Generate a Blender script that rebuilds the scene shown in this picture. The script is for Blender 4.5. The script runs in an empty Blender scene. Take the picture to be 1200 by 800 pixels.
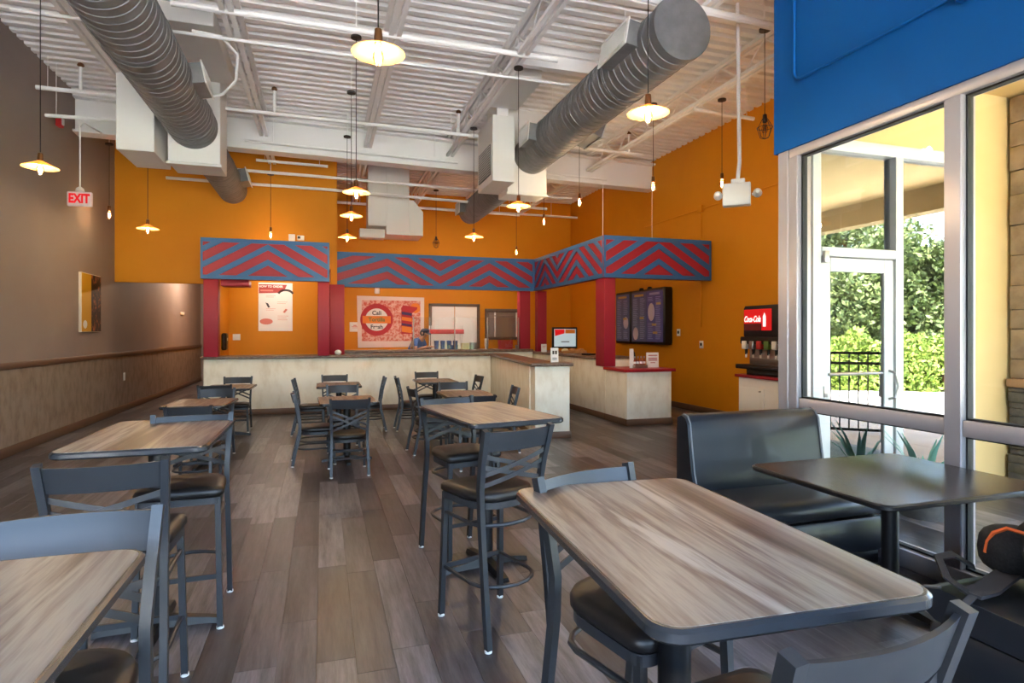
import bpy, bmesh, math, random
from math import radians as R, pi as PI, sin, cos, tan
from mathutils import Vector, Matrix

random.seed(7)
S = bpy.context.scene
COL = S.collection

# ------------------------------------------------------------------ camera
cam_d = bpy.data.cameras.new('camera')
cam = bpy.data.objects.new('camera', cam_d)
COL.objects.link(cam)
cam.location = (0, 0, 1.585)
cam.rotation_euler = (R(90), 0, R(-17.6))
cam_d.sensor_width = 36
cam_d.lens = 21.0
cam_d.shift_y = -10 / 1200
cam_d.clip_start = 0.05
cam_d.clip_end = 300
S.camera = cam

# ------------------------------------------------------------------ sky, sun, exposure
W = bpy.data.worlds.new('sky')
S.world = W
W.use_nodes = True
wn = W.node_tree
wn.nodes.clear()
sky = wn.nodes.new('ShaderNodeTexSky')
sky.sky_type = 'NISHITA'
sky.sun_disc = False
sky.sun_elevation = R(52)
sky.sun_rotation = R(-35)
sky.air_density = 1.0
sky.dust_density = 4.0
bg = wn.nodes.new('ShaderNodeBackground')
bg.inputs['Strength'].default_value = 0.62
wo = wn.nodes.new('ShaderNodeOutputWorld')
wn.links.new(sky.outputs[0], bg.inputs[0])
wn.links.new(bg.outputs[0], wo.inputs[0])

sun_d = bpy.data.lights.new('sun', 'SUN')
sun_d.energy = 6.8
sun_d.angle = R(0.6)
sun_d.color = (1.0, 0.95, 0.86)
sun = bpy.data.objects.new('sun', sun_d)
COL.objects.link(sun)
# the sun stands high over the back left of the building
sun.rotation_euler = Vector((-0.3, 0.36, 0.95)).to_track_quat('Z', 'Y').to_euler()

def portal(loc, rot, sx, sy):
    d = bpy.data.lights.new('window_portal', 'AREA')
    d.shape = 'RECTANGLE'
    d.size, d.size_y = sx, sy
    d.cycles.is_portal = True
    o = bpy.data.objects.new('window_portal', d)
    o.location = loc
    o.rotation_euler = rot
    COL.objects.link(o)
portal((0, -2.35, 1.9), (R(90), 0, R(180)), 7.4, 3.8)
portal((3.98, 1.1, 1.6), (R(90), 0, R(90)), 6.2, 3.0)

S.view_settings.view_transform = 'Standard'
S.view_settings.look = 'None'
S.view_settings.exposure = 2.72
S.view_settings.gamma = 1.0
S.view_settings.use_curve_mapping = False
S.cycles.max_bounces = 10
S.cycles.diffuse_bounces = 6
S.cycles.glossy_bounces = 4
S.cycles.transparent_max_bounces = 16
S.cycles.caustics_reflective = False
S.cycles.caustics_refractive = False
S.cycles.sample_clamp_indirect = 6.0
S.cycles.use_denoising = True
S.cycles.use_light_tree = True

# ------------------------------------------------------------------ room dimensions (metres)
XL, XR, XW = -3.85, 7.2, 3.8          # left wall, far right wall, window wall
YF, YW, YH, YB = -2.3, 4.2, 13.4, 16.8  # front, end of window wall, bulkhead, back wall
ZC = 5.5

# ------------------------------------------------------------------ materials
def lin(c):
    return tuple((x / 12.92 if x <= 0.04045 else ((x + 0.055) / 1.055) ** 2.4) for x in c)

def rgb(r, g, b):
    return lin((r / 255, g / 255, b / 255)) + (1.0,)

M = {}

def mat(name, col, rough=0.5, metal=0.0, emit=None, es=0.0, noise=None, spec=0.5, bump=0.0, coat=0.0):
    """noise = (scale xyz, colour 2, low, high)"""
    m = bpy.data.materials.new(name)
    m.use_nodes = True
    nt = m.node_tree
    p = nt.nodes['Principled BSDF']
    p.inputs['Base Color'].default_value = col
    p.inputs['Roughness'].default_value = rough
    p.inputs['Metallic'].default_value = metal
    p.inputs['Specular IOR Level'].default_value = spec
    p.inputs['Coat Weight'].default_value = coat
    if emit:
        p.inputs['Emission Color'].default_value = emit
        p.inputs['Emission Strength'].default_value = es
    if noise:
        sc, c2, lo, hi = noise
        tc = nt.nodes.new('ShaderNodeTexCoord')
        mp = nt.nodes.new('ShaderNodeMapping')
        mp.inputs['Scale'].default_value = sc
        nz = nt.nodes.new('ShaderNodeTexNoise')
        nz.inputs['Scale'].default_value = 1.0
        nz.inputs['Detail'].default_value = 5.0
        nz.inputs['Roughness'].default_value = 0.6
        cr = nt.nodes.new('ShaderNodeValToRGB')
        cr.color_ramp.elements[0].position = lo
        cr.color_ramp.elements[1].position = hi
        cr.color_ramp.elements[0].color = col
        cr.color_ramp.elements[1].color = c2
        nt.links.new(tc.outputs['Object'], mp.inputs[0])
        nt.links.new(mp.outputs[0], nz.inputs['Vector'])
        nt.links.new(nz.outputs['Fac'], cr.inputs[0])
        nt.links.new(cr.outputs[0], p.inputs['Base Color'])
        if bump:
            bp = nt.nodes.new('ShaderNodeBump')
            bp.inputs['Strength'].default_value = bump
            bp.inputs['Distance'].default_value = 0.01
            nt.links.new(nz.outputs['Fac'], bp.inputs['Height'])
            nt.links.new(bp.outputs[0], p.inputs['Normal'])
    M[name] = m
    return m

mat('deck_white', rgb(240, 240, 240), 0.55, noise=((3, 3, 3), rgb(232, 231, 230), 0.4, 0.7))
mat('steel_white', rgb(236, 236, 236), 0.45)
mat('duct_white', rgb(228, 227, 224), 0.5)
mat('galvanised', rgb(124, 125, 128), 0.52, 0.6, noise=((5, 5, 5), rgb(138, 139, 142), 0.4, 0.65))
mat('grille', rgb(200, 200, 198), 0.5)
mat('taupe', rgb(144, 130, 125), 0.75, noise=((1.2, 1.2, 1.2), rgb(150, 136, 130), 0.35, 0.7))
mat('orange', rgb(208, 134, 14), 0.6, noise=((0.9, 0.9, 0.9), rgb(214, 141, 18), 0.35, 0.7), spec=0.3)
mat('blue_wall', rgb(0, 80, 150), 0.7, spec=0.2)
mat('wainscot', rgb(146, 132, 118), 0.6, noise=((7, 7, 4), rgb(114, 100, 88), 0.42, 0.75), bump=0.15)
mat('counter_plaster', rgb(244, 238, 220), 0.5, noise=((6, 6, 3), rgb(222, 210, 184), 0.45, 0.8), bump=0.15)
mat('brown_trim', rgb(98, 72, 54), 0.5)
mat('cap_stone', rgb(104, 82, 68), 0.35, noise=((18, 18, 18), rgb(134, 110, 92), 0.4, 0.7))
mat('crimson', rgb(160, 26, 48), 0.5)
mat('chevron_blue', rgb(44, 102, 160), 0.5)
mat('red_cap', rgb(160, 22, 36), 0.35)
mat('frame_metal', rgb(50, 52, 56), 0.4, 0.2)
mat('table_edge', rgb(52, 54, 58), 0.26, 0.2)
mat('black_metal', rgb(26, 26, 28), 0.4, 0.3)
mat('vinyl', rgb(28, 24, 23), 0.42)
mat('booth_vinyl', rgb(30, 34, 40), 0.36, coat=0.1)
mat('piping', rgb(120, 122, 126), 0.5)
mat('dark_top', rgb(44, 36, 36), 0.26)
mat('aluminium', rgb(186, 180, 182), 0.38, 0.35)
mat('white_metal', rgb(236, 236, 236), 0.4)
mat('door_white', rgb(206, 208, 206), 0.4)
mat('gasket', rgb(18, 18, 20), 0.6)
mat('white_paint', rgb(240, 240, 238), 0.45)
mat('grey_frame', rgb(96, 84, 76), 0.5)
mat('plastic_white', rgb(236, 236, 232), 0.4)
mat('plastic_black', rgb(18, 18, 20), 0.35)
mat('steel', rgb(176, 172, 166), 0.3, 0.9)
mat('paper', rgb(244, 242, 238), 0.7)
mat('print_red', rgb(176, 62, 58), 0.6)
mat('print_dark', rgb(60, 52, 54), 0.6)
mat('print_pink', rgb(214, 128, 116), 0.6)
mat('print_green', rgb(92, 120, 52), 0.6)
mat('print_yellow', rgb(236, 190, 60), 0.6)
mat('print_orange', rgb(232, 130, 30), 0.6)
mat('print_purple', rgb(58, 34, 92), 0.6)
mat('print_white', rgb(240, 236, 230), 0.6)
mat('banner_red', rgb(178, 16, 34), 0.6)
mat('banner_cloth', rgb(232, 190, 176), 0.8, noise=((15, 15, 15), rgb(206, 92, 72), 0.4, 0.6))
mat('banner_edge', rgb(238, 222, 214), 0.8)
mat('menu_navy', rgb(26, 26, 58), 0.3, emit=rgb(30, 30, 70), es=0.12)
mat('menu_slate', rgb(28, 34, 46), 0.3, emit=rgb(34, 40, 60), es=0.12)
mat('menu_text', rgb(150, 150, 170), 0.5)
mat('menu_oval', rgb(206, 196, 214), 0.5)
mat('menu_gold', rgb(190, 160, 70), 0.5)
mat('screen', rgb(190, 210, 220), 0.3, emit=rgb(190, 214, 224), es=0.07)
mat('screen_red', rgb(200, 24, 30), 0.3, emit=rgb(224, 20, 28), es=0.08)
mat('screen_dark', rgb(60, 14, 14), 0.3, emit=rgb(70, 10, 12), es=0.1)
mat('screen_white', rgb(250, 250, 250), 0.3, emit=(1, 1, 1, 1), es=0.12)
mat('exit_face', rgb(222, 208, 208), 0.4, emit=rgb(240, 220, 220), es=0.01)
mat('exit_red', rgb(220, 16, 30), 0.4, emit=rgb(230, 10, 30), es=0.08)
mat('alarm_red', rgb(196, 20, 24), 0.4)
mat('socket_brass', rgb(120, 82, 50), 0.35, 0.8)
mat('cord_black', rgb(20, 18, 18), 0.6)
mat('canopy_dark', rgb(44, 34, 32), 0.5)
mat('filament', rgb(255, 190, 110), 0.5, emit=rgb(255, 196, 120), es=14.0)
mat('skin', rgb(198, 146, 118), 0.55)
mat('shirt_blue', rgb(74, 110, 176), 0.8)
mat('trousers', rgb(36, 38, 48), 0.8)
mat('hair_dark', rgb(40, 30, 26), 0.7)
mat('cap_navy', rgb(32, 40, 66), 0.7)
mat('eye_white', rgb(235, 232, 228), 0.4)
mat('lip', rgb(160, 90, 84), 0.5)
mat('wood_board', rgb(196, 140, 84), 0.5, noise=((3, 30, 3), rgb(160, 104, 58), 0.4, 0.7))
mat('box_blue', rgb(44, 76, 140), 0.5)
mat('box_red', rgb(186, 40, 40), 0.5)
mat('cream', rgb(236, 216, 170), 0.5)
mat('bottle_sauce', rgb(150, 60, 30), 0.3)
mat('fabric_black', rgb(26, 26, 28), 0.85, noise=((90, 90, 90), rgb(38, 38, 40), 0.4, 0.6))
mat('strap_grey', rgb(58, 58, 62), 0.85)
mat('zip_orange', rgb(224, 104, 48), 0.7)
mat('canvas_yellow', rgb(206, 152, 28), 0.6)
mat('canvas_photo', rgb(36, 16, 12), 0.6, noise=((9, 9, 9), rgb(170, 96, 54), 0.5, 0.7))
mat('canvas_side', rgb(226, 214, 196), 0.7)
mat('porch_yellow', rgb(214, 186, 126), 0.75, noise=((2, 2, 2), rgb(209, 180, 119), 0.4, 0.7))
mat('porch_beam', rgb(150, 128, 84), 0.75)
mat('stone_light', rgb(166, 146, 122), 0.8, noise=((6, 6, 6), rgb(138, 118, 96), 0.4, 0.7), bump=0.4)
mat('stone_dark', rgb(84, 82, 80), 0.8, noise=((9, 9, 9), rgb(112, 108, 102), 0.4, 0.7), bump=0.5)
mat('stone_cap', rgb(176, 138, 104), 0.7)
mat('mortar', rgb(120, 106, 90), 0.9)
mat('concrete', rgb(204, 184, 160), 0.8, noise=((2, 2, 2), rgb(186, 166, 142), 0.35, 0.7))
mat('pavement', rgb(226, 222, 214), 0.85, noise=((0.5, 0.5, 0.5), rgb(216, 210, 202), 0.35, 0.7))
mat('asphalt', rgb(150, 150, 152), 0.9)
mat('lawn', rgb(92, 122, 56), 0.9, noise=((3, 3, 3), rgb(120, 150, 70), 0.35, 0.7))
mat('fence_black', rgb(20, 22, 22), 0.45, 0.3)
mat('bark', rgb(92, 76, 62), 0.9)
mat('soil', rgb(80, 66, 54), 0.95)

def leaf_mat(name, c1, c2):
    m = bpy.data.materials.new(name)
    m.use_nodes = True
    nt = m.node_tree
    p = nt.nodes['Principled BSDF']
    p.inputs['Roughness'].default_value = 0.55
    g = nt.nodes.new('ShaderNodeNewGeometry')
    cr = nt.nodes.new('ShaderNodeValToRGB')
    cr.color_ramp.elements[0].color = c1
    cr.color_ramp.elements[1].color = c2
    nt.links.new(g.outputs['Random Per Island'], cr.inputs[0])
    nt.links.new(cr.outputs[0], p.inputs['Base Color'])
    M[name] = m
leaf_mat('leaf_tree', rgb(50, 72, 38), rgb(120, 136, 80))
leaf_mat('leaf_hedge', rgb(74, 106, 34), rgb(150, 172, 76))
leaf_mat('leaf_agave', rgb(70, 120, 110), rgb(110, 160, 140))

def glass_mat(name, tint, refl_min, ior, rough=0.0):
    """a thin pane: clear transmission plus mirror reflection rising with the angle"""
    m = bpy.data.materials.new(name)
    m.use_nodes = True
    nt = m.node_tree
    nt.nodes.clear()
    out = nt.nodes.new('ShaderNodeOutputMaterial')
    tr = nt.nodes.new('ShaderNodeBsdfTransparent')
    tr.inputs[0].default_value = tint
    gl = nt.nodes.new('ShaderNodeBsdfGlossy')
    gl.inputs['Roughness'].default_value = rough
    fr = nt.nodes.new('ShaderNodeFresnel')
    fr.inputs['IOR'].default_value = ior
    mr = nt.nodes.new('ShaderNodeMath')
    mr.operation = 'ADD'
    mr.use_clamp = True
    mr.inputs[1].default_value = refl_min
    mx = nt.nodes.new('ShaderNodeMixShader')
    nt.links.new(fr.outputs[0], mr.inputs[0])
    nt.links.new(mr.outputs[0], mx.inputs[0])
    nt.links.new(tr.outputs[0], mx.inputs[1])
    nt.links.new(gl.outputs[0], mx.inputs[2])
    nt.links.new(mx.outputs[0], out.inputs[0])
    M[name] = m
glass_mat('glass_clear', (0.97, 0.98, 0.98, 1), 0.0, 1.25)
glass_mat('glass_mirror', (0.9, 0.94, 0.93, 1), 0.36, 1.45)
glass_mat('glass_guard', (0.95, 0.96, 0.96, 1), 0.03, 1.3)
glass_mat('glass_bulb', (1.0, 0.86, 0.62, 1), 0.02, 1.2)

def shade_mat():
    m = bpy.data.materials.new('shade_glass')
    m.use_nodes = True
    nt = m.node_tree
    nt.nodes.clear()
    out = nt.nodes.new('ShaderNodeOutputMaterial')
    d = nt.nodes.new('ShaderNodeBsdfDiffuse')
    t = nt.nodes.new('ShaderNodeBsdfTranslucent')
    d.inputs[0].default_value = rgb(206, 166, 108)
    t.inputs[0].default_value = rgb(214, 170, 108)
    mx = nt.nodes.new('ShaderNodeMixShader')
    mx.inputs[0].default_value = 0.45
    nt.links.new(d.outputs[0], mx.inputs[1])
    nt.links.new(t.outputs[0], mx.inputs[2])
    nt.links.new(mx.outputs[0], out.inputs[0])
    M['shade_glass'] = m
shade_mat()

def wood_streak_mat(name, cols, sx, sy, rough):
    """laminate: long streaks along local Y"""
    m = bpy.data.materials.new(name)
    m.use_nodes = True
    nt = m.node_tree
    p = nt.nodes['Principled BSDF']
    p.inputs['Roughness'].default_value = rough
    tc = nt.nodes.new('ShaderNodeTexCoord')
    oi = nt.nodes.new('ShaderNodeObjectInfo')
    ad = nt.nodes.new('ShaderNodeVectorMath')
    ad.operation = 'ADD'
    mu = nt.nodes.new('ShaderNodeMath')
    mu.operation = 'MULTIPLY'
    mu.inputs[1].default_value = 37.0
    mp = nt.nodes.new('ShaderNodeMapping')
    mp.inputs['Scale'].default_value = (sx, sy, 1)
    nz = nt.nodes.new('ShaderNodeTexNoise')
    nz.inputs['Scale'].default_value = 1
    nz.inputs['Detail'].default_value = 6
    nz.inputs['Roughness'].default_value = 0.62
    nz.inputs['Distortion'].default_value = 0.35
    cr = nt.nodes.new('ShaderNodeValToRGB')
    e = cr.color_ramp.elements
    e[0].position, e[0].color = 0.37, cols[0]
    e[1].position, e[1].color = 0.63, cols[-1]
    for i, c in enumerate(cols[1:-1]):
        k = e.new(0.37 + 0.26 * (i + 1) / (len(cols) - 1))
        k.color = c
    nt.links.new(tc.outputs['Object'], ad.inputs[0])
    nt.links.new(oi.outputs['Random'], mu.inputs[0])
    nt.links.new(mu.outputs[0], ad.inputs[1])
    nt.links.new(ad.outputs[0], mp.inputs[0])
    nt.links.new(mp.outputs[0], nz.inputs['Vector'])
    nt.links.new(nz.outputs['Fac'], cr.inputs[0])
    nt.links.new(cr.outputs[0], p.inputs['Base Color'])
    M[name] = m
wood_streak_mat('laminate', [rgb(68, 52, 47), rgb(116, 101, 92), rgb(150, 140, 128), rgb(104, 87, 78), rgb(166, 158, 149)], 6.5, 0.4, 0.36)

PW, PLEN = 0.182, 1.22      # floor planks
FX0, FY0 = XL, YF
def plank_off(i):
    return (i * (i * 0.37 + 0.213)) % 1.0 * PLEN

def plank_mat():
    m = bpy.data.materials.new('plank_wood')
    m.use_nodes = True
    nt = m.node_tree
    N, L = nt.nodes, nt.links
    p = N['Principled BSDF']
    p.inputs['Roughness'].default_value = 0.36
    geo = N.new('ShaderNodeNewGeometry')
    sep = N.new('ShaderNodeSeparateXYZ')
    L.new(geo.outputs['Position'], sep.inputs[0])
    def math_(op, a, b=None):
        n = N.new('ShaderNodeMath')
        n.operation = op
        for k, v in enumerate((a, b)):
            if v is None:
                continue
            if isinstance(v, (int, float)):
                n.inputs[k].default_value = v
            else:
                L.new(v, n.inputs[k])
        return n.outputs[0]
    ix = math_('FLOOR', math_('DIVIDE', math_('SUBTRACT', sep.outputs[0], FX0), PW))
    off = math_('MULTIPLY', math_('FRACT', math_('MULTIPLY', ix, math_('ADD', math_('MULTIPLY', ix, 0.37), 0.213))), PLEN)
    iy = math_('FLOOR', math_('DIVIDE', math_('SUBTRACT', math_('ADD', sep.outputs[1], off), FY0), PLEN))
    cmb = N.new('ShaderNodeCombineXYZ')
    L.new(ix, cmb.inputs[0])
    L.new(iy, cmb.inputs[1])
    wnz = N.new('ShaderNodeTexWhiteNoise')
    wnz.noise_dimensions = '2D'
    L.new(cmb.outputs[0], wnz.inputs['Vector'])
    # grain: stretched noise, shifted per plank
    sc = N.new('ShaderNodeVectorMath')
    sc.operation = 'MULTIPLY'
    L.new(geo.outputs['Position'], sc.inputs[0])
    sc.inputs[1].default_value = (15, 1.3, 1)
    sh = N.new('ShaderNodeVectorMath')
    sh.operation = 'MULTIPLY'
    L.new(wnz.outputs['Color'], sh.inputs[0])
    sh.inputs[1].default_value = (90, 90, 90)
    ad = N.new('ShaderNodeVectorMath')
    ad.operation = 'ADD'
    L.new(sc.outputs[0], ad.inputs[0])
    L.new(sh.outputs[0], ad.inputs[1])
    nz = N.new('ShaderNodeTexNoise')
    nz.inputs['Scale'].default_value = 1
    nz.inputs['Detail'].default_value = 8
    nz.inputs['Roughness'].default_value = 0.75
    L.new(ad.outputs[0], nz.inputs['Vector'])
    base = N.new('ShaderNodeValToRGB')
    e = base.color_ramp.elements
    e[0].position, e[0].color = 0.0, rgb(56, 54, 58)
    e[1].position, e[1].color = 1.0, rgb(108, 106, 111)
    k = e.new(0.55)
    k.color = rgb(74, 71, 75)
    L.new(wnz.outputs['Value'], base.inputs[0])
    gr = N.new('ShaderNodeValToRGB')
    g = gr.color_ramp.elements
    g[0].position, g[0].color = 0.34, (0.42, 0.42, 0.42, 1)
    g[1].position, g[1].color = 0.66, (1.68, 1.66, 1.63, 1)
    L.new(nz.outputs['Fac'], gr.inputs[0])
    mx = N.new('ShaderNodeVectorMath')
    mx.operation = 'MULTIPLY'
    L.new(base.outputs[0], mx.inputs[0])
    L.new(gr.outputs[0], mx.inputs[1])
    L.new(mx.outputs[0], p.inputs['Base Color'])
    M['plank_wood'] = m
plank_mat()

# ------------------------------------------------------------------ mesh helpers
class MB:
    def __init__(self):
        self.v, self.f = [], []

    def add(self, vs, fs):
        o = len(self.v)
        self.v += [tuple(x) for x in vs]
        self.f += [tuple(i + o for i in f) for f in fs]
        return self

    def box(self, a, b):
        x0, y0, z0 = a
        x1, y1, z1 = b
        return self.add([(x0, y0, z0), (x1, y0, z0), (x1, y1, z0), (x0, y1, z0), (x0, y0, z1), (x1, y0, z1), (x1, y1, z1), (x0, y1, z1)],
                        [(0, 3, 2, 1), (4, 5, 6, 7), (0, 1, 5, 4), (1, 2, 6, 5), (2, 3, 7, 6), (3, 0, 4, 7)])

    def bbox(self, a, b, c=0.01):
        """box with chamfered edges"""
        x0, y0, z0 = a
        x1, y1, z1 = b
        c = min(c, (x1 - x0) / 2.1, (y1 - y0) / 2.1, (z1 - z0) / 2.1)
        def oct_(d, z):
            return [(x0 + c * (1 - d) + d * c, y0 + d * c, z), (x1 - c, y0 + d * c, z), (x1 - d * c, y0 + c, z), (x1 - d * c, y1 - c, z),
                    (x1 - c, y1 - d * c, z), (x0 + c, y1 - d * c, z), (x0 + d * c, y1 - c, z), (x0 + d * c, y0 + c, z)]
        rings = [oct_(0.7, z0), oct_(0, z0 + c), oct_(0, z1 - c), oct_(0.7, z1)]
        return self.loft(rings)

    def loft(self, rings, cap=True, closed=True):
        n = len(rings[0])
        vs = [p for r in rings for p in r]
        fs = []
        for i in range(len(rings) - 1):
            for j in range(n if closed else n - 1):
                k = (j + 1) % n
                fs.append((i * n + j, i * n + k, (i + 1) * n + k, (i + 1) * n + j))
        if cap:
            fs.append(tuple(reversed(range(n))))
            fs.append(tuple((len(rings) - 1) * n + j for j in range(n)))
        return self.add(vs, fs)

    def bar(self, p, q, w, h, up=(0, 0, 1)):
        """rectangular bar from p to q, w across, h along up"""
        p, q = Vector(p), Vector(q)
        d = (q - p).normalized()
        u = Vector(up)
        if abs(d.dot(u)) > 0.98:
            u = Vector((0, 1, 0))
        s = d.cross(u).normalized()
        u = s.cross(d).normalized()
        r = []
        for c in (p, q):
            r.append([c - s * w / 2 - u * h / 2, c + s * w / 2 - u * h / 2, c + s * w / 2 + u * h / 2, c - s * w / 2 + u * h / 2])
        return self.loft(r)

    def tube(self, pts, r, n=8, closed=False, flat=None):
        """round tube through pts; r may be a list; flat=(w,h) makes a rectangular section (w horizontal)"""
        P = [Vector(p) for p in pts]
        m = len(P)
        rings = []
        prev = None
        for i in range(m):
            a = P[i - 1] if (i > 0 or closed) else P[i]
            b = P[(i + 1) % m] if (i < m - 1 or closed) else P[i]
            d = (b - a).normalized()
            if prev is None:
                u = Vector((0, 0, 1)) if abs(d.z) < 0.95 else Vector((0, 1, 0))
            else:
                u = prev
            s = d.cross(u).normalized()
            u = s.cross(d).normalized()
            prev = u
            if flat:
                w, h = flat
                rings.append([P[i] - s * w / 2 - u * h / 2, P[i] + s * w / 2 - u * h / 2, P[i] + s * w / 2 + u * h / 2, P[i] - s * w / 2 + u * h / 2])
            else:
                rr = r[i] if isinstance(r, (list, tuple)) else r
                rings.append([P[i] + (s * cos(2 * PI * k / n) + u * sin(2 * PI * k / n)) * rr for k in range(n)])
        if closed:
            rings.append(rings[0])
            return self.loft(rings, cap=False)
        return self.loft(rings)

    def lathe(self, prof, n=24, c=(0, 0, 0), axis='z', cap=True):
        rings = []
        for r, z in prof:
            ring = []
            for k in range(n):
                a = 2 * PI * k / n
                x, y = r * cos(a), r * sin(a)
                if axis == 'z':
                    ring.append((c[0] + x, c[1] + y, c[2] + z))
                elif axis == 'y':
                    ring.append((c[0] + x, c[1] + z, c[2] - y))
                else:
                    ring.append((c[0] + z, c[1] + x, c[2] + y))
            rings.append(ring)
        return self.loft(rings, cap=cap)

    def prism(self, poly, fn, t0, t1):
        """poly = 2D points, fn(u, v, t) -> 3D"""
        return self.loft([[fn(u, v, t0) for u, v in poly], [fn(u, v, t1) for u, v in poly]])

    def build(self, name, m, parent=None, loc=None, rot=None, smooth=35):
        me = bpy.data.meshes.new(name)
        me.from_pydata(self.v, [], self.f)
        bm = bmesh.new()
        bm.from_mesh(me)
        bmesh.ops.recalc_face_normals(bm, faces=bm.faces)
        bm.to_mesh(me)
        bm.free()
        if m:
            me.materials.append(M[m])
        if smooth:
            me.shade_smooth()
            me.set_sharp_from_angle(angle=R(smooth))
        o = bpy.data.objects.new(name, me)
        COL.objects.link(o)
        if parent:
            o.parent = parent
        if loc:
            o.location = loc
        if rot is not None:
            o.rotation_euler = (0, 0, rot) if isinstance(rot, (int, float)) else rot
        return o

def tag(o, label=None, cat=None, group=None, kind=None):
    if label: o['label'] = label
    if cat: o['category'] = cat
    if group: o['group'] = group
    if kind: o['kind'] = kind
    return o

def thing(name, label, cat, loc=(0, 0, 0), rot=0, group=None):
    o = bpy.data.objects.new(name, None)
    COL.objects.link(o)
    o.empty_display_size = 0.1
    o.location = loc
    o.rotation_euler = (0, 0, rot)
    return tag(o, label, cat, group)

def copy_tree(o, parent=None):
    c = o.copy()
    COL.objects.link(c)
    c.parent = parent
    for ch in list(o.children):
        copy_tree(ch, c)
    return c

def struct(name, mb, m, label=None, cat=None, parent=None, **k):
    o = mb.build(name, m, parent, **k)
    if not parent:
        tag(o, label, cat, kind='structure')
    return o

def text(name, body, size, m, parent, loc, rot, ext=0.002, align='CENTER', shear=0.0, sx=1.0, bold=0.0):
    cu = bpy.data.curves.new(name, 'FONT')
    cu.body = body
    cu.size = size
    cu.extrude = ext
    cu.align_x = align
    cu.align_y = 'CENTER'
    cu.shear = shear
    cu.offset = bold
    cu.materials.append(M[m])
    o = bpy.data.objects.new(name, cu)
    COL.objects.link(o)
    dg = bpy.context.evaluated_depsgraph_get()
    me = bpy.data.meshes.new_from_object(o.evaluated_get(dg))
    bpy.data.objects.remove(o)
    bpy.data.curves.remove(cu)
    o = bpy.data.objects.new(name, me)
    COL.objects.link(o)
    o.parent = parent
    o.location = loc
    o.rotation_euler = rot
    o.scale = (sx, 1, 1)
    return o

FACE_NY = (R(90), 0, 0)          # reads when looking along +Y
FACE_NX = (R(90), 0, R(-90))     # reads when looking along +X

def rrect(w, d, r, n=5, cx=0, cy=0):
    pts = []
    for (sx, sy, a0) in ((1, 1, 0), (-1, 1, 90), (-1, -1, 180), (1, -1, 270)):
        for k in range(n + 1):
            a = R(a0 + 90 * k / n)
            pts.append((cx + sx * (w / 2 - r) + r * cos(a), cy + sy * (d / 2 - r) + r * sin(a)))
    return pts

# ------------------------------------------------------------------ floor
fl = MB().box((XL, YF, -0.2), (XR, 22.0, -0.006))
floor = struct('floor', fl, 'brown_trim', 'grey brown wood look plank floor of the dining room', 'floor')
allp = []
nx = int(round((XR - XL) / PW)) + 1
def proj(x, y, z=0.0):
    t = R(17.6)
    zc = x * sin(t) + y * cos(t)
    xc = x * cos(t) - y * sin(t)
    return 600 + 700 * xc / zc, 390 - 700 * (z - 1.585) / zc, zc
for i in range(nx):
    x0 = FX0 + i * PW
    x1 = min(x0 + PW, XR)
    if x1 - x0 < 0.03:
        continue
    y = FY0 - plank_off(i)
    while y < 22.0:
        y0, y1 = max(y, YF), min(y + PLEN, 22.0)
        if y1 - y0 > 0.05:
            cx, cy = (x0 + x1) / 2, (y0 + y1) / 2
            area = 0
            if cy > 0.35:
                px, py, zc = proj(cx, cy)
                if zc > 0.6 and -60 < px < 1260 and py < 900:
                    area = (x1 - x0) * (y1 - y0) / zc ** 3
            full = abs(y1 - y0 - PLEN) < 1e-6 and abs(x1 - x0 - PW) < 1e-6
            allp.append((area if full else 0, x0, x1, y0, y1))
        y += PLEN
allp.sort(key=lambda a: -a[0])
def plank_box(mb, x0, x1, y0, y1):
    g = 0.0006
    return mb.bbox((x0 + g, y0 + g, -0.0055), (x1 - g, y1 - g, 0), 0.0009)
pl0 = None
rest = MB()
for k, (ar, x0, x1, y0, y1) in enumerate(allp):
    if k < 296 and ar > 0:
        if pl0 is None:
            pl0 = plank_box(MB(), 0, PW, 0, PLEN).build('plank', 'plank_wood', floor, smooth=0)
            o = pl0
        else:
            o = pl0.copy()
            COL.objects.link(o)
        o.location = (x0, y0, 0)
    else:
        plank_box(rest, x0, x1, y0, y1)
tag(rest.build('planks', 'plank_wood', floor, smooth=0), kind='stuff')

# ------------------------------------------------------------------ ceiling: ribbed metal deck
ck = MB()
prof = []
y = YF
while y < 22.0:
    prof += [(y, ZC), (y + 0.1, ZC), (y + 0.122, ZC + 0.075), (y + 0.178, ZC + 0.075)]
    y += 0.2
r0 = [(XL - 0.1, a, b) for a, b in prof]
r1 = [(XR + 0.1, a, b) for a, b in prof]
ck.loft([r0, r1], cap=False, closed=False)
ceiling = struct('ceiling', ck, 'deck_white', 'white ribbed metal roof deck over the dining room', 'ceiling', smooth=0)
MB().box((XL - 0.2, YF, ZC + 0.08), (XR + 0.2, 22.2, ZC + 0.2)).build('roof_slab', 'steel_white', ceiling)

# ------------------------------------------------------------------ walls
wl = struct('wall_left', MB().box((XL - 0.15, YF, 1.2), (XL, 22.0, ZC + 0.09)), 'taupe', 'long taupe wall on the left with beige wainscot', 'wall')
MB().box((XL - 0.15, YF, -0.05), (XL + 0.008, 22.0, 1.12)).build('wainscot', 'wainscot', wl)
MB().bbox((XL - 0.1, YF, 1.115), (XL + 0.035, 22.0, 1.205), 0.012).build('chair_rail', 'brown_trim', wl)
struct('baseboard_left', MB().bbox((XL - 0.02, YF, 0.0), (XL + 0.025, 22.0, 0.13), 0.008), 'brown_trim', 'dark brown baseboard along the left wall', 'baseboard')
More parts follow.
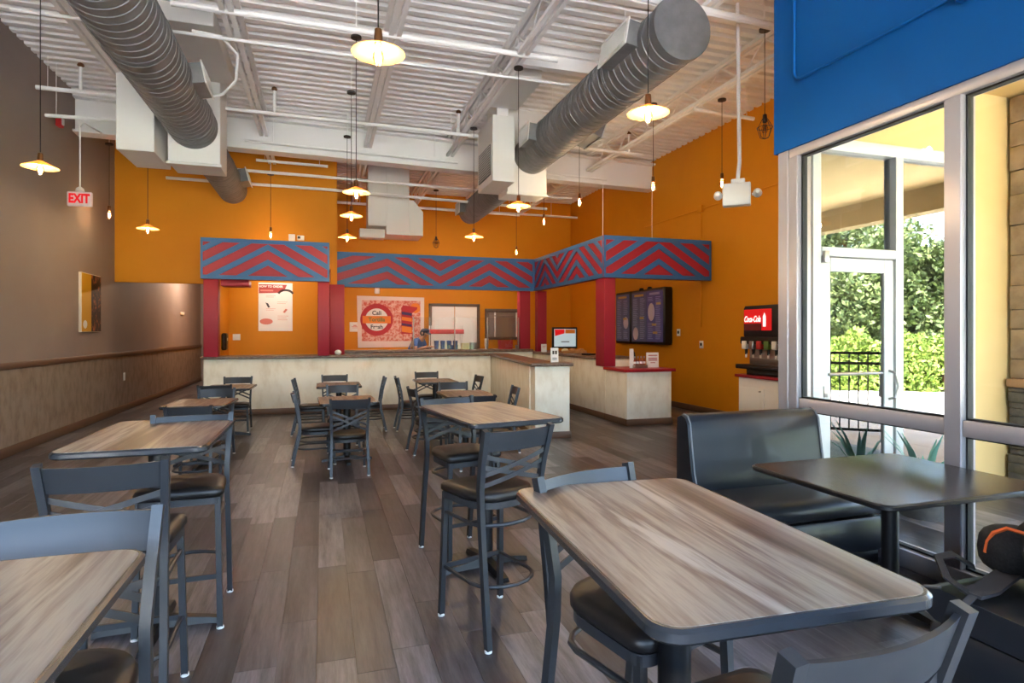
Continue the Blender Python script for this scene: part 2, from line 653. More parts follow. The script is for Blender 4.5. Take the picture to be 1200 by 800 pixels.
# bulkhead block on the left (restroom block) with corridor and recess under it
wb = struct('wall_bulkhead', MB().box((XL, YH, 2.58), (-2.03, YH + 0.14, ZC + 0.09)).box((-2.03, YH, 2.95), (0.17, YH + 0.14, ZC + 0.09)), 'orange', 'orange upper wall dropped above the corridor on the left', 'wall')
struct('wall_corridor', MB().box((-2.15, 12.78, 0), (-2.03, YH, 3.0)).box((-2.15, YH + 0.14, 0), (-2.03, 22.0, ZC + 0.09)).box((-2.15, YH, 0), (-2.03, YH + 0.14, 2.58)), 'orange', 'orange partition between corridor and recess', 'wall')
struct('wall_recess', MB().box((-2.03, 14.9, 0), (0.17, 15.0, 3.07)).box((-2.03, YH + 0.14, 2.95), (0.17, 14.9, 3.07)), 'orange', 'orange back wall of the recess behind the left counter', 'wall')
struct('wall_recess_right', MB().box((0.17, YH, 0), (0.3, YB, ZC + 0.09)), 'orange', 'orange side wall right of the left recess', 'wall')
struct('wall_corridor_end', MB().box((XL, 22.0, 0), (-2.0, 22.1, ZC + 0.09)), 'taupe', 'taupe end wall of the corridor', 'wall')
struct('ceiling_corridor', MB().box((XL, 15.5, 3.6), (-2.15, 22.0, 3.72)), 'taupe', 'flat ceiling of the corridor', 'ceiling')
struct('wall_back', MB().box((0.3, YB, 0), (XR + 0.15, YB + 0.15, ZC + 0.09)), 'orange', 'orange back wall behind the serving line', 'wall')
wr = struct('wall_right', MB().box((XR, 4.45, 0), (XR + 0.15, YB, ZC + 0.09)), 'orange', 'orange wall on the right carrying the menu boards', 'wall')
struct('baseboard_right', MB().bbox((XR - 0.02, 4.45, 0.0), (XR + 0.01, YB, 0.12), 0.006), 'brown_trim', 'brown baseboard along the right orange wall', 'baseboard')
# blue wall above the storefront glazing on the right
wbl = struct('wall_blue', MB().box((XW - 0.06, YF, 3.13), (XW + 0.2, YW + 0.06, ZC + 0.09)), 'blue_wall', 'bright blue wall above the storefront window', 'wall')
# return wall (orange inside) between the window wall and the right wall, above and beside the glazed door
wrt = struct('wall_return', MB().box((XW + 0.2, YW + 0.06, 3.32), (XR + 0.15, YW + 0.12, ZC + 0.09)).box((5.92, YW + 0.06, 0), (XR + 0.15, YW + 0.12, 3.32)), 'orange', 'orange inner face of the return wall', 'wall')
# front wall behind the camera: big shop window below, wall above
struct('wall_front', MB().box((XL - 0.15, YF - 0.15, 3.85), (XW + 0.2, YF, ZC + 0.09)), 'taupe', 'wall above the front shop windows', 'wall')

# conduit on the blue wall
cb = []
for k in range(7):
    a = R(180 + 90 * k / 6)
    cb.append((XW - 0.085, 4.0 - 0.08 + 0.08 * cos(R(90 * k / 6)), 3.66 + 0.08 - 0.08 * sin(R(90 * k / 6))))
c_o = MB().tube([(XW - 0.085, 4.0, 5.45)] + cb + [(XW - 0.085, 1.0, 3.66)], 0.013, 8)
tag(c_o.build('conduit', 'blue_wall'), 'blue painted conduit bent along the blue wall above the window', 'conduit')

tag(MB().bbox((XW - 0.13, 2.5, 3.6), (XW - 0.06, 2.66, 3.74), 0.01).build('junction_box', 'blue_wall'), 'blue painted junction box on the conduit high on the blue wall', 'junction box')

# ------------------------------------------------------------------ storefront glazing, right side
win1 = thing('window_1', 'storefront window wall with grey aluminium frame on the right', 'window', (0, 0, 0))
win1['kind'] = 'structure'
YM = [4.06, 2.73, 1.36, -0.04, -1.44, YF + 0.06]
A = 'aluminium'
for k, yy in enumerate(YM):
    w = 0.1 if k == 0 else 0.11
    MB().bbox((XW - 0.045, yy - w / 2, 0.12), (XW + 0.085, yy + w / 2, 3.06), 0.006).build('mullion', A, win1)
MB().bbox((XW - 0.05, 4.11, 0.0), (XW + 0.2, 4.225, 3.13), 0.006).build('corner_post', A, win1)
MB().bbox((XW - 0.045, YF, 3.06), (XW + 0.085, 4.105, 3.13), 0.006).build('head_rail', A, win1)
MB().bbox((XW - 0.06, YF, 0.0), (XW + 0.1, 4.105, 0.12), 0.006).build('bottom_rail', A, win1)
for k in range(len(YM) - 1):
    y1, y0 = YM[k] - 0.055, YM[k + 1] + 0.055
    MB().bbox((XW - 0.035, y0, 0.945), (XW + 0.075, y1, 1.045), 0.006).build('mid_rail', A, win1)
    for (za, zb) in ((0.12, 0.945), (1.045, 3.06)):
        MB().box((XW + 0.016, y0 + 0.004, za + 0.004), (XW + 0.024, y1 - 0.004, zb - 0.004)).build('pane', 'glass_clear', win1)
        g = MB()
        t = 0.012
        for a, b in (((y0, za), (y1, za + t)), ((y0, zb - t), (y1, zb)), ((y0, za), (y0 + t, zb)), ((y1 - t, za), (y1, zb))):
            g.box((XW - 0.004, a[0], a[1]), (XW + 0.044, b[0], b[1]))
        g.build('gasket', 'gasket', win1)

# front shop windows behind the camera
win2 = thing('window_2', 'front shop window with aluminium frame behind the camera', 'window')
win2['kind'] = 'structure'
for k in range(6):
    x = XL + 0.06 + k * (XW - XL - 0.02) / 5
    MB().bbox((x - 0.05, YF - 0.13, 0.1), (x + 0.05, YF, 3.78), 0.006).build('mullion', A, win2)
MB().bbox((XL, YF - 0.13, 3.78), (XW + 0.1, YF, 3.85), 0.006).build('head_rail', A, win2)
MB().bbox((XL, YF - 0.13, 0.0), (XW + 0.1, YF, 0.1), 0.006).build('bottom_rail', A, win2)
for k in range(5):
    x0 = XL + 0.06 + k * (XW - XL - 0.02) / 5 + 0.05
    MB().box((x0, YF - 0.07, 0.1), (x0 + (XW - XL - 0.02) / 5 - 0.1, YF - 0.062, 3.78)).build('pane', 'glass_clear', win2)

# ------------------------------------------------------------------ porch outside the window
YD = YW + 0.02
porch_wall = struct('wall_porch', MB().box((XW + 0.2, YD, 3.3), (9.5, YD + 0.04, 3.95)).box((5.93, YD, 0), (9.5, YD + 0.04, 3.3)), 'porch_yellow', 'pale yellow porch wall beyond the window', 'wall')
struct('ceiling_porch', MB().box((XW + 0.2, -3.0, 3.95), (9.6, YD + 0.04, 4.1)), 'porch_yellow', 'pale yellow porch ceiling beyond the window', 'ceiling')
struct('trim_1', MB().box((XW + 0.2, -3.0, 3.5), (4.2, -2.7, 3.95)).box((9.3, -3.0, 3.55), (9.6, YD, 3.95)), 'porch_beam', 'porch roof edge beam', 'beam')
struct('ground_porch', MB().box((XW + 0.1, -3.2, -0.25), (9.6, YD + 0.05, -0.012)), 'mortar', 'concrete porch floor outside the window', 'ground')
gp = bpy.data.objects['ground_porch']
px_ = [XW + 0.1, 5.15, 6.6, 8.05, 9.6]
py_ = [-3.2, -1.7, -0.2, 1.3, 2.8, YD]
pv0 = None
for i in range(4):
    for j in range(5):
        MB().bbox((px_[i] + 0.006, py_[j] + 0.006, -0.02), (px_[i + 1] - 0.006, py_[j + 1] - 0.006, -0.004), 0.004).build('concrete_slab', 'concrete', gp)

# glazed entrance door and sidelight in the porch wall
door = thing('door_1', 'white glazed entrance door with transom and sidelight seen through the window', 'door', (0, 0, 0))
door['kind'] = 'structure'
Wm = 'door_white'
X0, X1, X2 = 4.06, 5.05, 5.87
for xa, xb in ((X0, X0 + 0.09), (X1 - 0.04, X1 + 0.05), (X2 - 0.06, X2 + 0.06)):
    MB().bbox((xa, YD - 0.068, 0), (xb, YD + 0.048, 3.2), 0.003).build('door_post', Wm, door)
MB().bbox((X0, YD - 0.07, 3.195), (X2 + 0.06, YD + 0.05, 3.3), 0.006).build('door_head', Wm, door)
MB().bbox((X0 + 0.09, YD - 0.07, 2.26), (X1 - 0.04, YD + 0.05, 2.34), 0.006).build('transom_bar', Wm, door)
MB().bbox((X1 + 0.05, YD - 0.07, 0), (X2 - 0.06, YD + 0.05, 0.12), 0.006).build('sidelight_sill', Wm, door)
MB().box((X0 + 0.09, YD - 0.004, 2.34), (X1 - 0.04, YD + 0.004, 3.2)).build('transom_pane', 'glass_mirror', door)
MB().box((X1 + 0.05, YD - 0.004, 0.12), (X2 - 0.06, YD + 0.004, 3.2)).build('sidelight_pane', 'glass_mirror', door)
lf = MB().bbox((X0 + 0.1, YD - 0.05, 0.02), (X0 + 0.21, YD + 0.0, 2.25), 0.005)
lf.bbox((X1 - 0.16, YD - 0.05, 0.02), (X1 - 0.05, YD + 0.0, 2.25), 0.005)
lf.bbox((X0 + 0.21, YD - 0.05, 2.13), (X1 - 0.16, YD + 0.0, 2.25), 0.005)
lf.bbox((X0 + 0.21, YD - 0.05, 0.02), (X1 - 0.16, YD + 0.0, 0.27), 0.005)
leaf = lf.build('door_leaf', Wm, door)
MB().box((X0 + 0.21, YD - 0.03, 0.27), (X1 - 0.16, YD - 0.022, 2.13)).build('door_pane', 'glass_mirror', leaf)
hx = X1 - 0.1
MB().tube([(hx, YD - 0.05, 0.98), (hx, YD - 0.11, 1.0), (hx + 0.03, YD - 0.12, 1.1), (hx, YD - 0.11, 1.22), (hx, YD - 0.05, 1.24)], 0.013, 8).build('door_handle', 'steel', leaf)
MB().tube([(X0 + 0.18, YD - 0.06, 1.22), (X1 - 0.2, YD - 0.06, 1.22)], 0.012, 8).build('push_bar', 'steel', leaf)
MB().bbox((X0 + 0.13, YD - 0.06, 1.02), (X0 + 0.17, YD - 0.045, 1.12), 0.003).build('lock_plate', 'steel', leaf)
MB().bbox((X0 + 0.1, YD - 0.1, 2.2), (X0 + 0.15, YD - 0.05, 2.3), 0.003).build('hinge', 'steel', leaf)

# stone pier
pier = thing('stone_pier', 'stone clad pier with darker ledgestone base outside the right window pane', 'pier', (6.92, 3.86, 0))
MB().box((-0.33, -0.18, 0), (0.35, 0.335, 3.94)).build('core', 'mortar', pier)
MB().bbox((-0.42, -0.27, 1.05), (0.44, 0.335, 1.13), 0.01).build('cap_stone', 'stone_cap', pier)
z = 1.135
rnd = random.Random(3)
while z < 3.9:
    h = rnd.choice((0.19, 0.24, 0.3))
    h = min(h, 3.93 - z)
    spl = rnd.uniform(-0.12, 0.16)
    for (a, b) in ((-0.36, spl), (spl, 0.38)):
        d = rnd.uniform(0.0, 0.014)
        MB().bbox((a + 0.004, -0.21 - d, z + 0.004), (b - 0.004, -0.15, z + h - 0.004), 0.008).build('stone', 'stone_light', pier)
    d = rnd.uniform(0.0, 0.014)
    MB().bbox((-0.36 - d, -0.15 + 0.004, z + 0.004), (-0.3, 0.332, z + h - 0.004), 0.008).build('stone', 'stone_light', pier)
    z += h
z = 0.0
while z < 1.04:
    h = min(rnd.choice((0.06, 0.08, 0.1)), 1.045 - z)
    spl = rnd.uniform(-0.15, 0.2)
    for (a, b) in ((-0.39, spl), (spl, 0.41)):
        d = rnd.uniform(0.0, 0.03)
        MB().bbox((a + 0.003, -0.23 - d, z + 0.003), (b - 0.003, -0.15, z + h - 0.003), 0.008).build('stone', 'stone_dark', pier)
    d = rnd.uniform(0.0, 0.03)
    MB().bbox((-0.37 - d, -0.15 + 0.003, z + 0.003), (-0.3, 0.332, z + h - 0.003), 0.008).build('stone', 'stone_dark', pier)
    z += h

ag_scale = 1.15
# ground beyond
struct('ground_outside', MB().box((-40, -60, -0.5), (60, 60, -0.26)), 'lawn', 'grass beyond the car park', 'ground')
struct('pavement_outside', MB().box((-30, -26, -0.3), (11.5, -3.2, -0.03)).box((9.6, -3.2, -0.3), (16.5, 12, -0.03)).box((11.5, -7.5, -0.3), (16.5, -3.2, -0.031)), 'pavement', 'sunlit pale pavement outside', 'ground')

def leaves(mb_pts, size, rng):
    vs, fs = [], []
    for p in mb_pts:
        a = Vector((rng.gauss(0, 1), rng.gauss(0, 1), rng.gauss(0, 1))).normalized()
        b = a.orthogonal().normalized()
        b = Matrix.Rotation(rng.uniform(0, 6.28), 3, a) @ b
        c = a.cross(b)
        s = size * rng.uniform(0.7, 1.3)
        o = len(vs)
        vs += [tuple(p + b * s), tuple(p + c * s * 0.5), tuple(p - b * s), tuple(p - c * s * 0.5)]
        fs.append((o, o + 1, o + 2, o + 3))
    m = MB()
    m.v, m.f = vs, fs
    return m

def fast_mesh(mb, name, m, parent):
    me = bpy.data.meshes.new(name)
    me.from_pydata(mb.v, [], mb.f)
    me.materials.append(M[m])
    o = bpy.data.objects.new(name, me)
    COL.objects.link(o)
    o.parent = parent
    return o

def tree(label, x, y, h, w, n, seed):
    rng = random.Random(seed)
    t = thing('shade_tree', label, 'tree', (x, y, -0.26), 0, 'trees beyond the car park')
    tk = MB().tube([(0, 0, 0), (0.1, 0.05, h * 0.25), (-0.05, 0.0, h * 0.5), (0.1, 0, h * 0.8)], [0.2, 0.16, 0.12, 0.05], 8)
    for k in range(6):
        a = k * 1.1
        tk.tube([(0, 0, h * (0.2 + 0.08 * k)), (cos(a) * w * 0.4, sin(a) * w * 0.4, h * (0.36 + 0.08 * k))], [0.07, 0.02], 6)
    tk.build('trunk', 'bark', t)
    cl = [(Vector((rng.gauss(0, w * 0.3), rng.gauss(0, w * 0.3), h * rng.uniform(0.12, 0.95))), rng.uniform(0.5, 1.0) * w * 0.34) for _ in range(34)]
    pts = []
    for _ in range(n):
        c, r = rng.choice(cl)
        d = Vector((rng.gauss(0, 1), rng.gauss(0, 1), rng.gauss(0, 1))).normalized() * r * rng.uniform(0.55, 1)
        p = c + d
        if p.z > 0.15:
            pts.append(p)
    tag(fast_mesh(leaves(pts, 0.1, rng), 'foliage', 'leaf_tree', t), kind='stuff')
# mirrored in the glass of the porch door
def mir(px, zc):
    a = (px - 600) / 700
    t = R(17.6)
    xc = a * zc
    return xc * cos(t) + zc * sin(t), 2 * YD - (zc * cos(t) - xc * sin(t))
TL = ['broad green tree mirrored in the transom of the glazed door', 'tall tree mirrored in the middle of the door glass', 'bushy tree mirrored in the right of the door glass',
      'tree mirrored in the left of the sidelight', 'dense tree mirrored in the right of the sidelight']
for k, (px, zc, h, w) in enumerate(((940, 21, 7.2, 3.2), (988, 23.5, 7.0, 3.4), (1030, 20.5, 5.2, 3.0), (1072, 23, 5.0, 3.0), (1125, 20, 4.6, 3.0))):
    x, y = mir(px, zc)
    tree(TL[k], x, y, h, w, 12000, 20 + k)
hx0, hy0 = mir(930, 17.6)
hx1, hy1 = mir(1140, 16.6)
hd = thing('hedge', 'bright green hedge mirrored low in the glass of the door', 'hedge', (hx0, hy0, -0.3))
rng = random.Random(5)
dx, dy = hx1 - hx0, hy1 - hy0
pts = []
for _ in range(30000):
    u = rng.uniform(-0.15, 1.15)
    w_ = rng.uniform(-0.6, 0.6)
    zz = rng.uniform(0.0, 1.75 + 0.2 * sin(u * 23) + 0.12 * sin(u * 57))
    ln = math.hypot(dx, dy)
    pts.append(Vector((dx * u - dy / ln * w_, dy * u + dx / ln * w_, zz)))
tag(fast_mesh(leaves(pts, 0.07, rng), 'foliage', 'leaf_hedge', hd), kind='stuff')
st_ = MB()
for k in range(24):
    u = k / 23
    st_.tube([(dx * u, dy * u, 0), (dx * u + 0.05, dy * u, 1.5)], 0.03, 5)
tag(st_.build('stem', 'bark', hd), kind='stuff')

# black railing mirrored in the door
fx0, fy0 = mir(938, 9.7)
fx1, fy1 = mir(1032, 9.3)
fln = math.hypot(fx1 - fx0, fy1 - fy0)
fen = thing('railing', 'black metal picket railing mirrored in the door glass', 'railing', (fx0, fy0, -0.03), math.atan2(fy1 - fy0, fx1 - fx0))
for zz in (1.3, 1.14, 0.1):
    MB().bbox((0, -0.02, zz - 0.02), (fln, 0.02, zz + 0.02), 0.004).build('rail', 'fence_black', fen)
b0 = None
npk = int(fln / 0.13)
for k in range(1, npk):
    if b0 is None:
        b0 = MB().box((-0.009, -0.009, 0.1), (0.009, 0.009, 1.3)).build('picket', 'fence_black', fen)
        o = b0
    else:
        o = b0.copy()
        COL.objects.link(o)
    o.location = (k * 0.13, 0, 0)
for xx in (0, fln):
    MB().bbox((xx - 0.04, -0.04, 0), (xx + 0.04, 0.04, 1.4), 0.005).build('post', 'fence_black', fen)

# spiky plant by the porch door
ag = thing('agave_plant', 'low spiky blue green plant on the porch behind the dark table', 'plant', (4.98, 3.86, -0.004))
MB().lathe([(0.16, 0), (0.2, 0.14), (0.21, 0.16), (0.18, 0.16), (0.17, 0.12)], 16).build('pot', 'stone_dark', ag)
ag.scale = (ag_scale, ag_scale, ag_scale)
for k in range(18):
    a = k * 2.4
    e = 0.5 + 0.35 * ((k * 7) % 10) / 10
    l = MB()
    d = Vector((cos(a), sin(a), 0))
    s = Vector((-sin(a), cos(a), 0))
    rings = []
    for t_ in (0, 0.3, 0.6, 1.0):
        c = d * (0.26 * t_) + Vector((0, 0, 0.14 + e * t_ - 0.3 * t_ * t_))
        w_ = 0.03 * (1 - t_) + 0.003
        rings.append([c - s * w_, c + Vector((0, 0, -0.012 * (1 - t_) - 0.002)), c + s * w_, c + Vector((0, 0, 0.004))])
    l.loft(rings).build('leaf', 'leaf_agave', ag)

# ------------------------------------------------------------------ roof steel
gd = thing('steel_girder', 'deep white steel girder spanning the room under the roof deck', 'girder', (0, 0, 0))
gl_, gr_ = Vector((XL + 0.02, 11.4, 0)), Vector((XR - 0.02, 12.05, 0))
def gbar(z, w, h, dy=0):
    return MB().bar(gl_ + Vector((0, dy, z)), gr_ + Vector((0, dy, z)), w, h)
gbar(5.12, 0.02, 0.56).build('web', 'steel_white', gd)
gbar(4.84, 0.3, 0.035).build('bottom_flange', 'steel_white', gd)
gbar(5.4, 0.3, 0.035).build('top_flange', 'steel_white', gd)

def joist(label, x, ya, yb):
    t = thing('roof_joist', label, 'joist', (x, ya, 0), 0, 'open web joists under the deck')
    L_ = yb - ya
    for nm, z0, z1 in (('top_chord', 5.44, 5.495), ('bottom_chord', 5.1, 5.15)):
        for sgn in (-1, 1):
            MB().box((sgn * 0.045 - 0.028, 0, z0), (sgn * 0.045 + 0.028, L_, z1 - 0.0)).build(nm, 'steel_white', t)
    step = 0.46
    n = int(L_ / step)
    up = dn = None
    for k in range(n):
        y0 = k * step
        if k % 2 == 0:
            if up is None:
                up = MB().tube([(0, 0.02, 5.14), (0, step, 5.45)], 0.012, 6).build('web_rod', 'steel_white', t)
                o = up
            else:
                o = up.copy(); COL.objects.link(o)
        else:
            if dn is None:
                dn = MB().tube([(0, 0, 5.45), (0, step - 0.02, 5.14)], 0.012, 6).build('web_rod', 'steel_white', t)
                o = dn
            else:
                o = dn.copy(); COL.objects.link(o)
        o.location = (0, y0, 0)
JX = [-2.68, -1.0, 0.82, 2.42, 4.0, 5.55]
JN = ['white open web joist left of the left duct', 'white open web joist right of the left duct plenums', 'white joist above the row of pendants in mid room',
      'white joist passing left of the right hand plenum box', 'white joist directly above the right duct', 'white joist between the right duct and the blue wall']
JF = ['white joist over the corridor bulkhead', 'white joist end seen between left plenum and orange bulkhead', 'joist behind the girder above the hanging white plenum',
      'joist behind the girder left of the far duct end', 'joist behind the girder right of the far duct', 'joist behind the girder beside the right orange wall']
def gy(x):
    return 11.4 + (x - XL) / (XR - XL) * 0.65
for x, n in zip(JX, JN):
    joist(n, x, YF + 0.05, gy(x) - 0.03)
for x, n in zip(JX, JF):
    joist(n, x, gy(x) + 0.03, (YH if x < 0.17 else YB) - 0.02)

def pipe(label, pts, r, cat='pipe', name='sprinkler_pipe', m='steel_white', drops=()):
    t = thing(name, label, cat, pts[0], 0, None)
    o_ = Vector(pts[0])
    MB().tube([Vector(p) - o_ for p in pts], r, 10).build('pipe_run', m, t)
    for p in (Vector(pts[0]).lerp(Vector(pts[-1]), 0.12), Vector(pts[0]).lerp(Vector(pts[-1]), 0.88)):
        q = p - o_
        MB().tube([(q.x, q.y, q.z), (q.x, q.y, ZC - o_.z)], 0.005, 6).build('hanger_rod', 'steel_white', t)
    for d in drops:
        d = Vector(d) - o_
        MB().tube([d, d + Vector((0, 0, 0.36))], r * 0.8, 8).build('upright', m, t)
        MB().lathe([(r * 0.6, 0.36), (r * 1.6, 0.38), (r * 1.2, 0.41), (0.004, 0.43)], 8, tuple(d)).build('sprinkler_head', 'socket_brass', t)
    return t
pipe('thick white sprinkler main crossing below the deck nearest the camera', [(-2.2, 5.15, 5.02), (3.72, 5.45, 5.02), (XR, 5.6, 5.02)], 0.045)
pipe('white branch pipe in front of the left plenums', [(-1.55, 7.2, 5.12), (2.9, 7.2, 5.12)], 0.035)
pipe('slim white pipe just behind the first branch pipe', [(-3.2, 7.75, 5.06), (3.3, 7.75, 5.06)], 0.02)
pipe('white sprinkler branch from the left wall to the left plenum with one upright', [(XL + 0.02, 10.0, 5.03), (-2.68, 10.03, 5.03)], 0.03, drops=[(-3.3, 10.02, 5.03)])
pipe('white sprinkler branch between the two plenums with two uprights', [(-1.42, 10.07, 5.03), (2.6, 10.17, 5.03)], 0.03, drops=[(-0.72, 10.08, 5.03), (2.25, 10.16, 5.03)])
pipe('white sprinkler branch right of the right plenum with one upright', [(3.82, 10.2, 5.03), (5.9, 10.25, 5.03)], 0.03, drops=[(5.6, 10.24, 5.03)])
pipe('white pipe fixed to the girder face between the plenums', [(-1.3, 11.38, 4.95), (2.55, 11.6, 4.95)], 0.022)
pipe('white pipe fixed to the girder face right of the right plenum', [(3.9, 11.68, 4.92), (5.9, 11.79, 4.92)], 0.022)
pipe('white pipe from the left wall to the return air box below the girder', [(XL + 0.02, 10.3, 4.74), (-2.68, 10.2, 4.74)], 0.026)
pipe('white pipe close behind the girder above the bulkhead', [(-1.2, 12.25, 4.86), (0.1, 12.3, 4.86)], 0.026)
pipe('white conduit behind the girder over the soffit', [(-3.3, 12.6, 4.75), (-0.2, 12.7, 4.75), (5.6, 13.0, 4.75)], 0.03)
pipe('white pipe crossing above the middle soffit', [(-2.9, 13.1, 4.6), (0.1, 13.15, 4.6), (5.2, 13.6, 4.6)], 0.03)
pipe('lowest white pipe before the orange back wall', [(0.3, 14.9, 4.72), (5.0, 15.1, 4.72)], 0.03)
pipe('white pipe high against the back wall', [(0.3, 16.3, 5.0), (XR, 16.3, 5.0)], 0.03)
pipe('short white pipe stub at the right orange wall', [(5.4, 7.85, 5.0), (6.5, 7.85, 4.97)], 0.03)
# flexible conduit loop beside the left duct
fx = MB().tube([(-1.45, 7.75, 5.1), (-1.15, 7.8, 5.1), (-0.98, 7.9, 4.95), (-1.02, 8.1, 4.72), (-1.2, 8.3, 4.6), (-1.46, 8.5, 4.6)], 0.018, 8)
tag(fx.build('flexible_conduit', 'steel_white'), 'white flexible conduit curling beside the left duct', 'conduit')

bg_ = MB().box((2.47, 7.72, 5.22), (3.95, 7.76, 5.5)).box((2.47, 7.66, 5.22), (3.95, 7.72, 5.24)).box((2.47, 7.66, 5.42), (3.95, 7.72, 5.5))
tag(bg_.build('bridging_channel', 'steel_white'), 'wide white channel between two joists left of the right duct', 'channel')

# ------------------------------------------------------------------ ducts
def duct(label, x, y0, y1, z, r, cap=True, regs=()):
    t = thing('spiral_duct', label, 'duct', (x, y0, z))
    pr = [(r, 0)]
    y = 0.0
    L_ = y1 - y0
    while y < L_ - 0.13:
        pr += [(r, y + 0.11), (r + 0.006, y + 0.115), (r + 0.006, y + 0.123), (r, y + 0.128)]
        y += 0.13
    pr.append((r, L_))
    MB().lathe(pr, 40, axis='y', cap=True).build('duct_run', 'galvanised', t)
    if cap:
        MB().lathe([(r + 0.012, -0.02), (r + 0.014, 0.05), (r, 0.055)], 40, axis='y', cap=False).build('end_collar', 'galvanised', t)
        MB().lathe([(0.02, -0.022), (r + 0.012, -0.022), (r + 0.012, -0.012)], 40, axis='y', cap=True).build('end_cap', 'galvanised', t)
    for (yy, ang, ln, hh) in regs:
        a = R(ang)
        n = Vector((cos(a), 0, sin(a)))
        s = Vector((-sin(a), 0, cos(a)))
        c = Vector((0, yy - y0, 0))
        def fn(u, v, tt):
            return c + n * tt + s * v + Vector((0, u, 0))
        rg = MB().prism([(-ln / 2, -hh / 2), (ln / 2, -hh / 2), (ln / 2, hh / 2), (-ln / 2, hh / 2)], fn, r * 0.8, r + 0.12).build('register', 'galvanised', t)
        MB().prism([(-ln / 2 - 0.02, -hh / 2 - 0.02), (ln / 2 + 0.02, -hh / 2 - 0.02), (ln / 2 + 0.02, hh / 2 + 0.02), (-ln / 2 - 0.02, hh / 2 + 0.02)], fn, r + 0.12, r + 0.135).build('face_plate', 'duct_white', rg)
        sl = MB()
        k = -ln / 2 + 0.03
        while k < ln / 2 - 0.02:
            sl.prism([(k, -hh / 2 + 0.02), (k + 0.008, -hh / 2 + 0.02), (k + 0.008, hh / 2 - 0.02), (k, hh / 2 - 0.02)], fn, r + 0.134, r + 0.142)
            k += 0.025
        tag(sl.build('louvre', 'grille', rg), kind='stuff')
    for yy in [y0 + 1.2 + k * 2.4 for k in range(int((y1 - y0) / 2.4 + 0.5))]:
        MB().tube([(0, yy - y0, r), (0, yy - y0, ZC - z)], 0.006, 6).build('hanger', 'steel_white', t)
        MB().lathe([(r + 0.006, -0.02), (r + 0.013, -0.02), (r + 0.013, 0.02), (r + 0.006, 0.02)], 32, (0, yy - y0, 0), 'y', cap=False).build('strap', 'galvanised', t)
    return t
duct('big spiral duct at upper left running into a white plenum', -1.8, -1.5, 9.72, 4.6, 0.33, False, regs=[(8.15, 12, 0.5, 0.24)])
duct('short duct piece at the orange bulkhead behind the left plenum', -1.75, 10.35, 13.38, 4.5, 0.27, False, regs=[(12.6, 15, 0.5, 0.24)])
duct('big spiral duct at upper right with round capped end', 3.5, 5.3, 9.92, 4.7, 0.32, True, regs=[(5.95, 170, 0.62, 0.26), (9.0, 175, 0.42, 0.26), (8.2, -20, 0.6, 0.24)])
duct('far end of the right duct behind the white plenum', 3.45, 10.5, 14.3, 4.53, 0.27, False, regs=[(13.9, 178, 0.4, 0.24)])

def plenum(label, boxes, extra=None):
    t = thing('duct_plenum', label, 'plenum', (boxes[0][1][0], boxes[0][1][1], boxes[0][1][2]))
    o_ = Vector(boxes[0][1])
    for nm, a, b in boxes:
        MB().bbox(Vector(a) - o_, Vector(b) - o_, 0.008).build(nm, 'duct_white', t)
    return t, o_
t, o_ = plenum('white return air box left of the left duct', [('box', (-2.66, 9.3, 4.07), (-2.2, 10.25, 5.5))])
t, o_ = plenum('white supply plenum that the left duct enters', [('box', (-2.13, 9.72, 4.05), (-1.44, 10.35, 5.5)), ('flange', (-2.15, 9.7, 4.03), (-1.42, 9.73, 4.07)), ('roof_curb', (-2.0, 7.95, 5.28), (-1.25, 9.72, 5.5))])
t, o_ = plenum('white return air box with grey grille left of the right duct', [('box', (2.62, 9.3, 4.05), (3.0, 10.25, 5.12)), ('neck', (2.75, 9.5, 5.12), (2.95, 10.1, 5.5)), ('roof_curb', (2.6, 8.3, 5.3), (3.1, 9.48, 5.5))])
MB().box((-0.012, 0.1, 0.12), (0.0, 0.85, 0.62)).build('grille', 'galvanised', t)
sl = MB()
for k in range(12):
    sl.box((-0.018, 0.12, 0.14 + k * 0.04), (-0.012, 0.83, 0.155 + k * 0.04))
tag(sl.build('louvre', 'grille', t), kind='stuff')
t, o_ = plenum('white supply plenum that the right duct enters', [('box', (3.07, 9.94, 4.02), (3.8, 10.5, 5.5)), ('flange', (3.05, 9.92, 4.0), (3.82, 9.95, 4.04))])
t, o_ = plenum('white hanging plenum block behind the girder above the serving line', [('box', (0.97, 13.75, 4.0), (1.38, 14.3, 5.5)), ('side_box', (1.4, 14.0, 3.86), (1.93, 14.8, 5.5)), ('low_box', (0.8, 13.9, 3.75), (1.36, 14.2, 3.95))])
MB().prism([(1.93, 3.86), (2.25, 3.86), (2.25, 4.42), (2.03, 4.68), (1.93, 4.68)], lambda u, v, tt: Vector((u, tt, v)) - o_, 14.0, 14.8).build('chamfered_box', 'duct_white', t)

# ------------------------------------------------------------------ soffit with chevrons
def clip(poly, u0, u1, v0, v1):
    def cut(P, f, inter):
        out = []
        for i in range(len(P)):
            a, b = P[i - 1], P[i]
            if f(b):
                if not f(a): out.append(inter(a, b))
                out.append(b)
            elif f(a): out.append(inter(a, b))
        return out
    def iu(c): return lambda a, b: (c, a[1] + (b[1] - a[1]) * (c - a[0]) / (b[0] - a[0]))
    def iv(c): return lambda a, b: (a[0] + (b[0] - a[0]) * (c - a[1]) / (b[1] - a[1]), c)
    for f, it in ((lambda p: p[0] >= u0, iu(u0)), (lambda p: p[0] <= u1, iu(u1)), (lambda p: p[1] >= v0, iv(v0)), (lambda p: p[1] <= v1, iv(v1))):
        if len(poly) < 3: return []
        poly = cut(poly, f, it)
    return poly

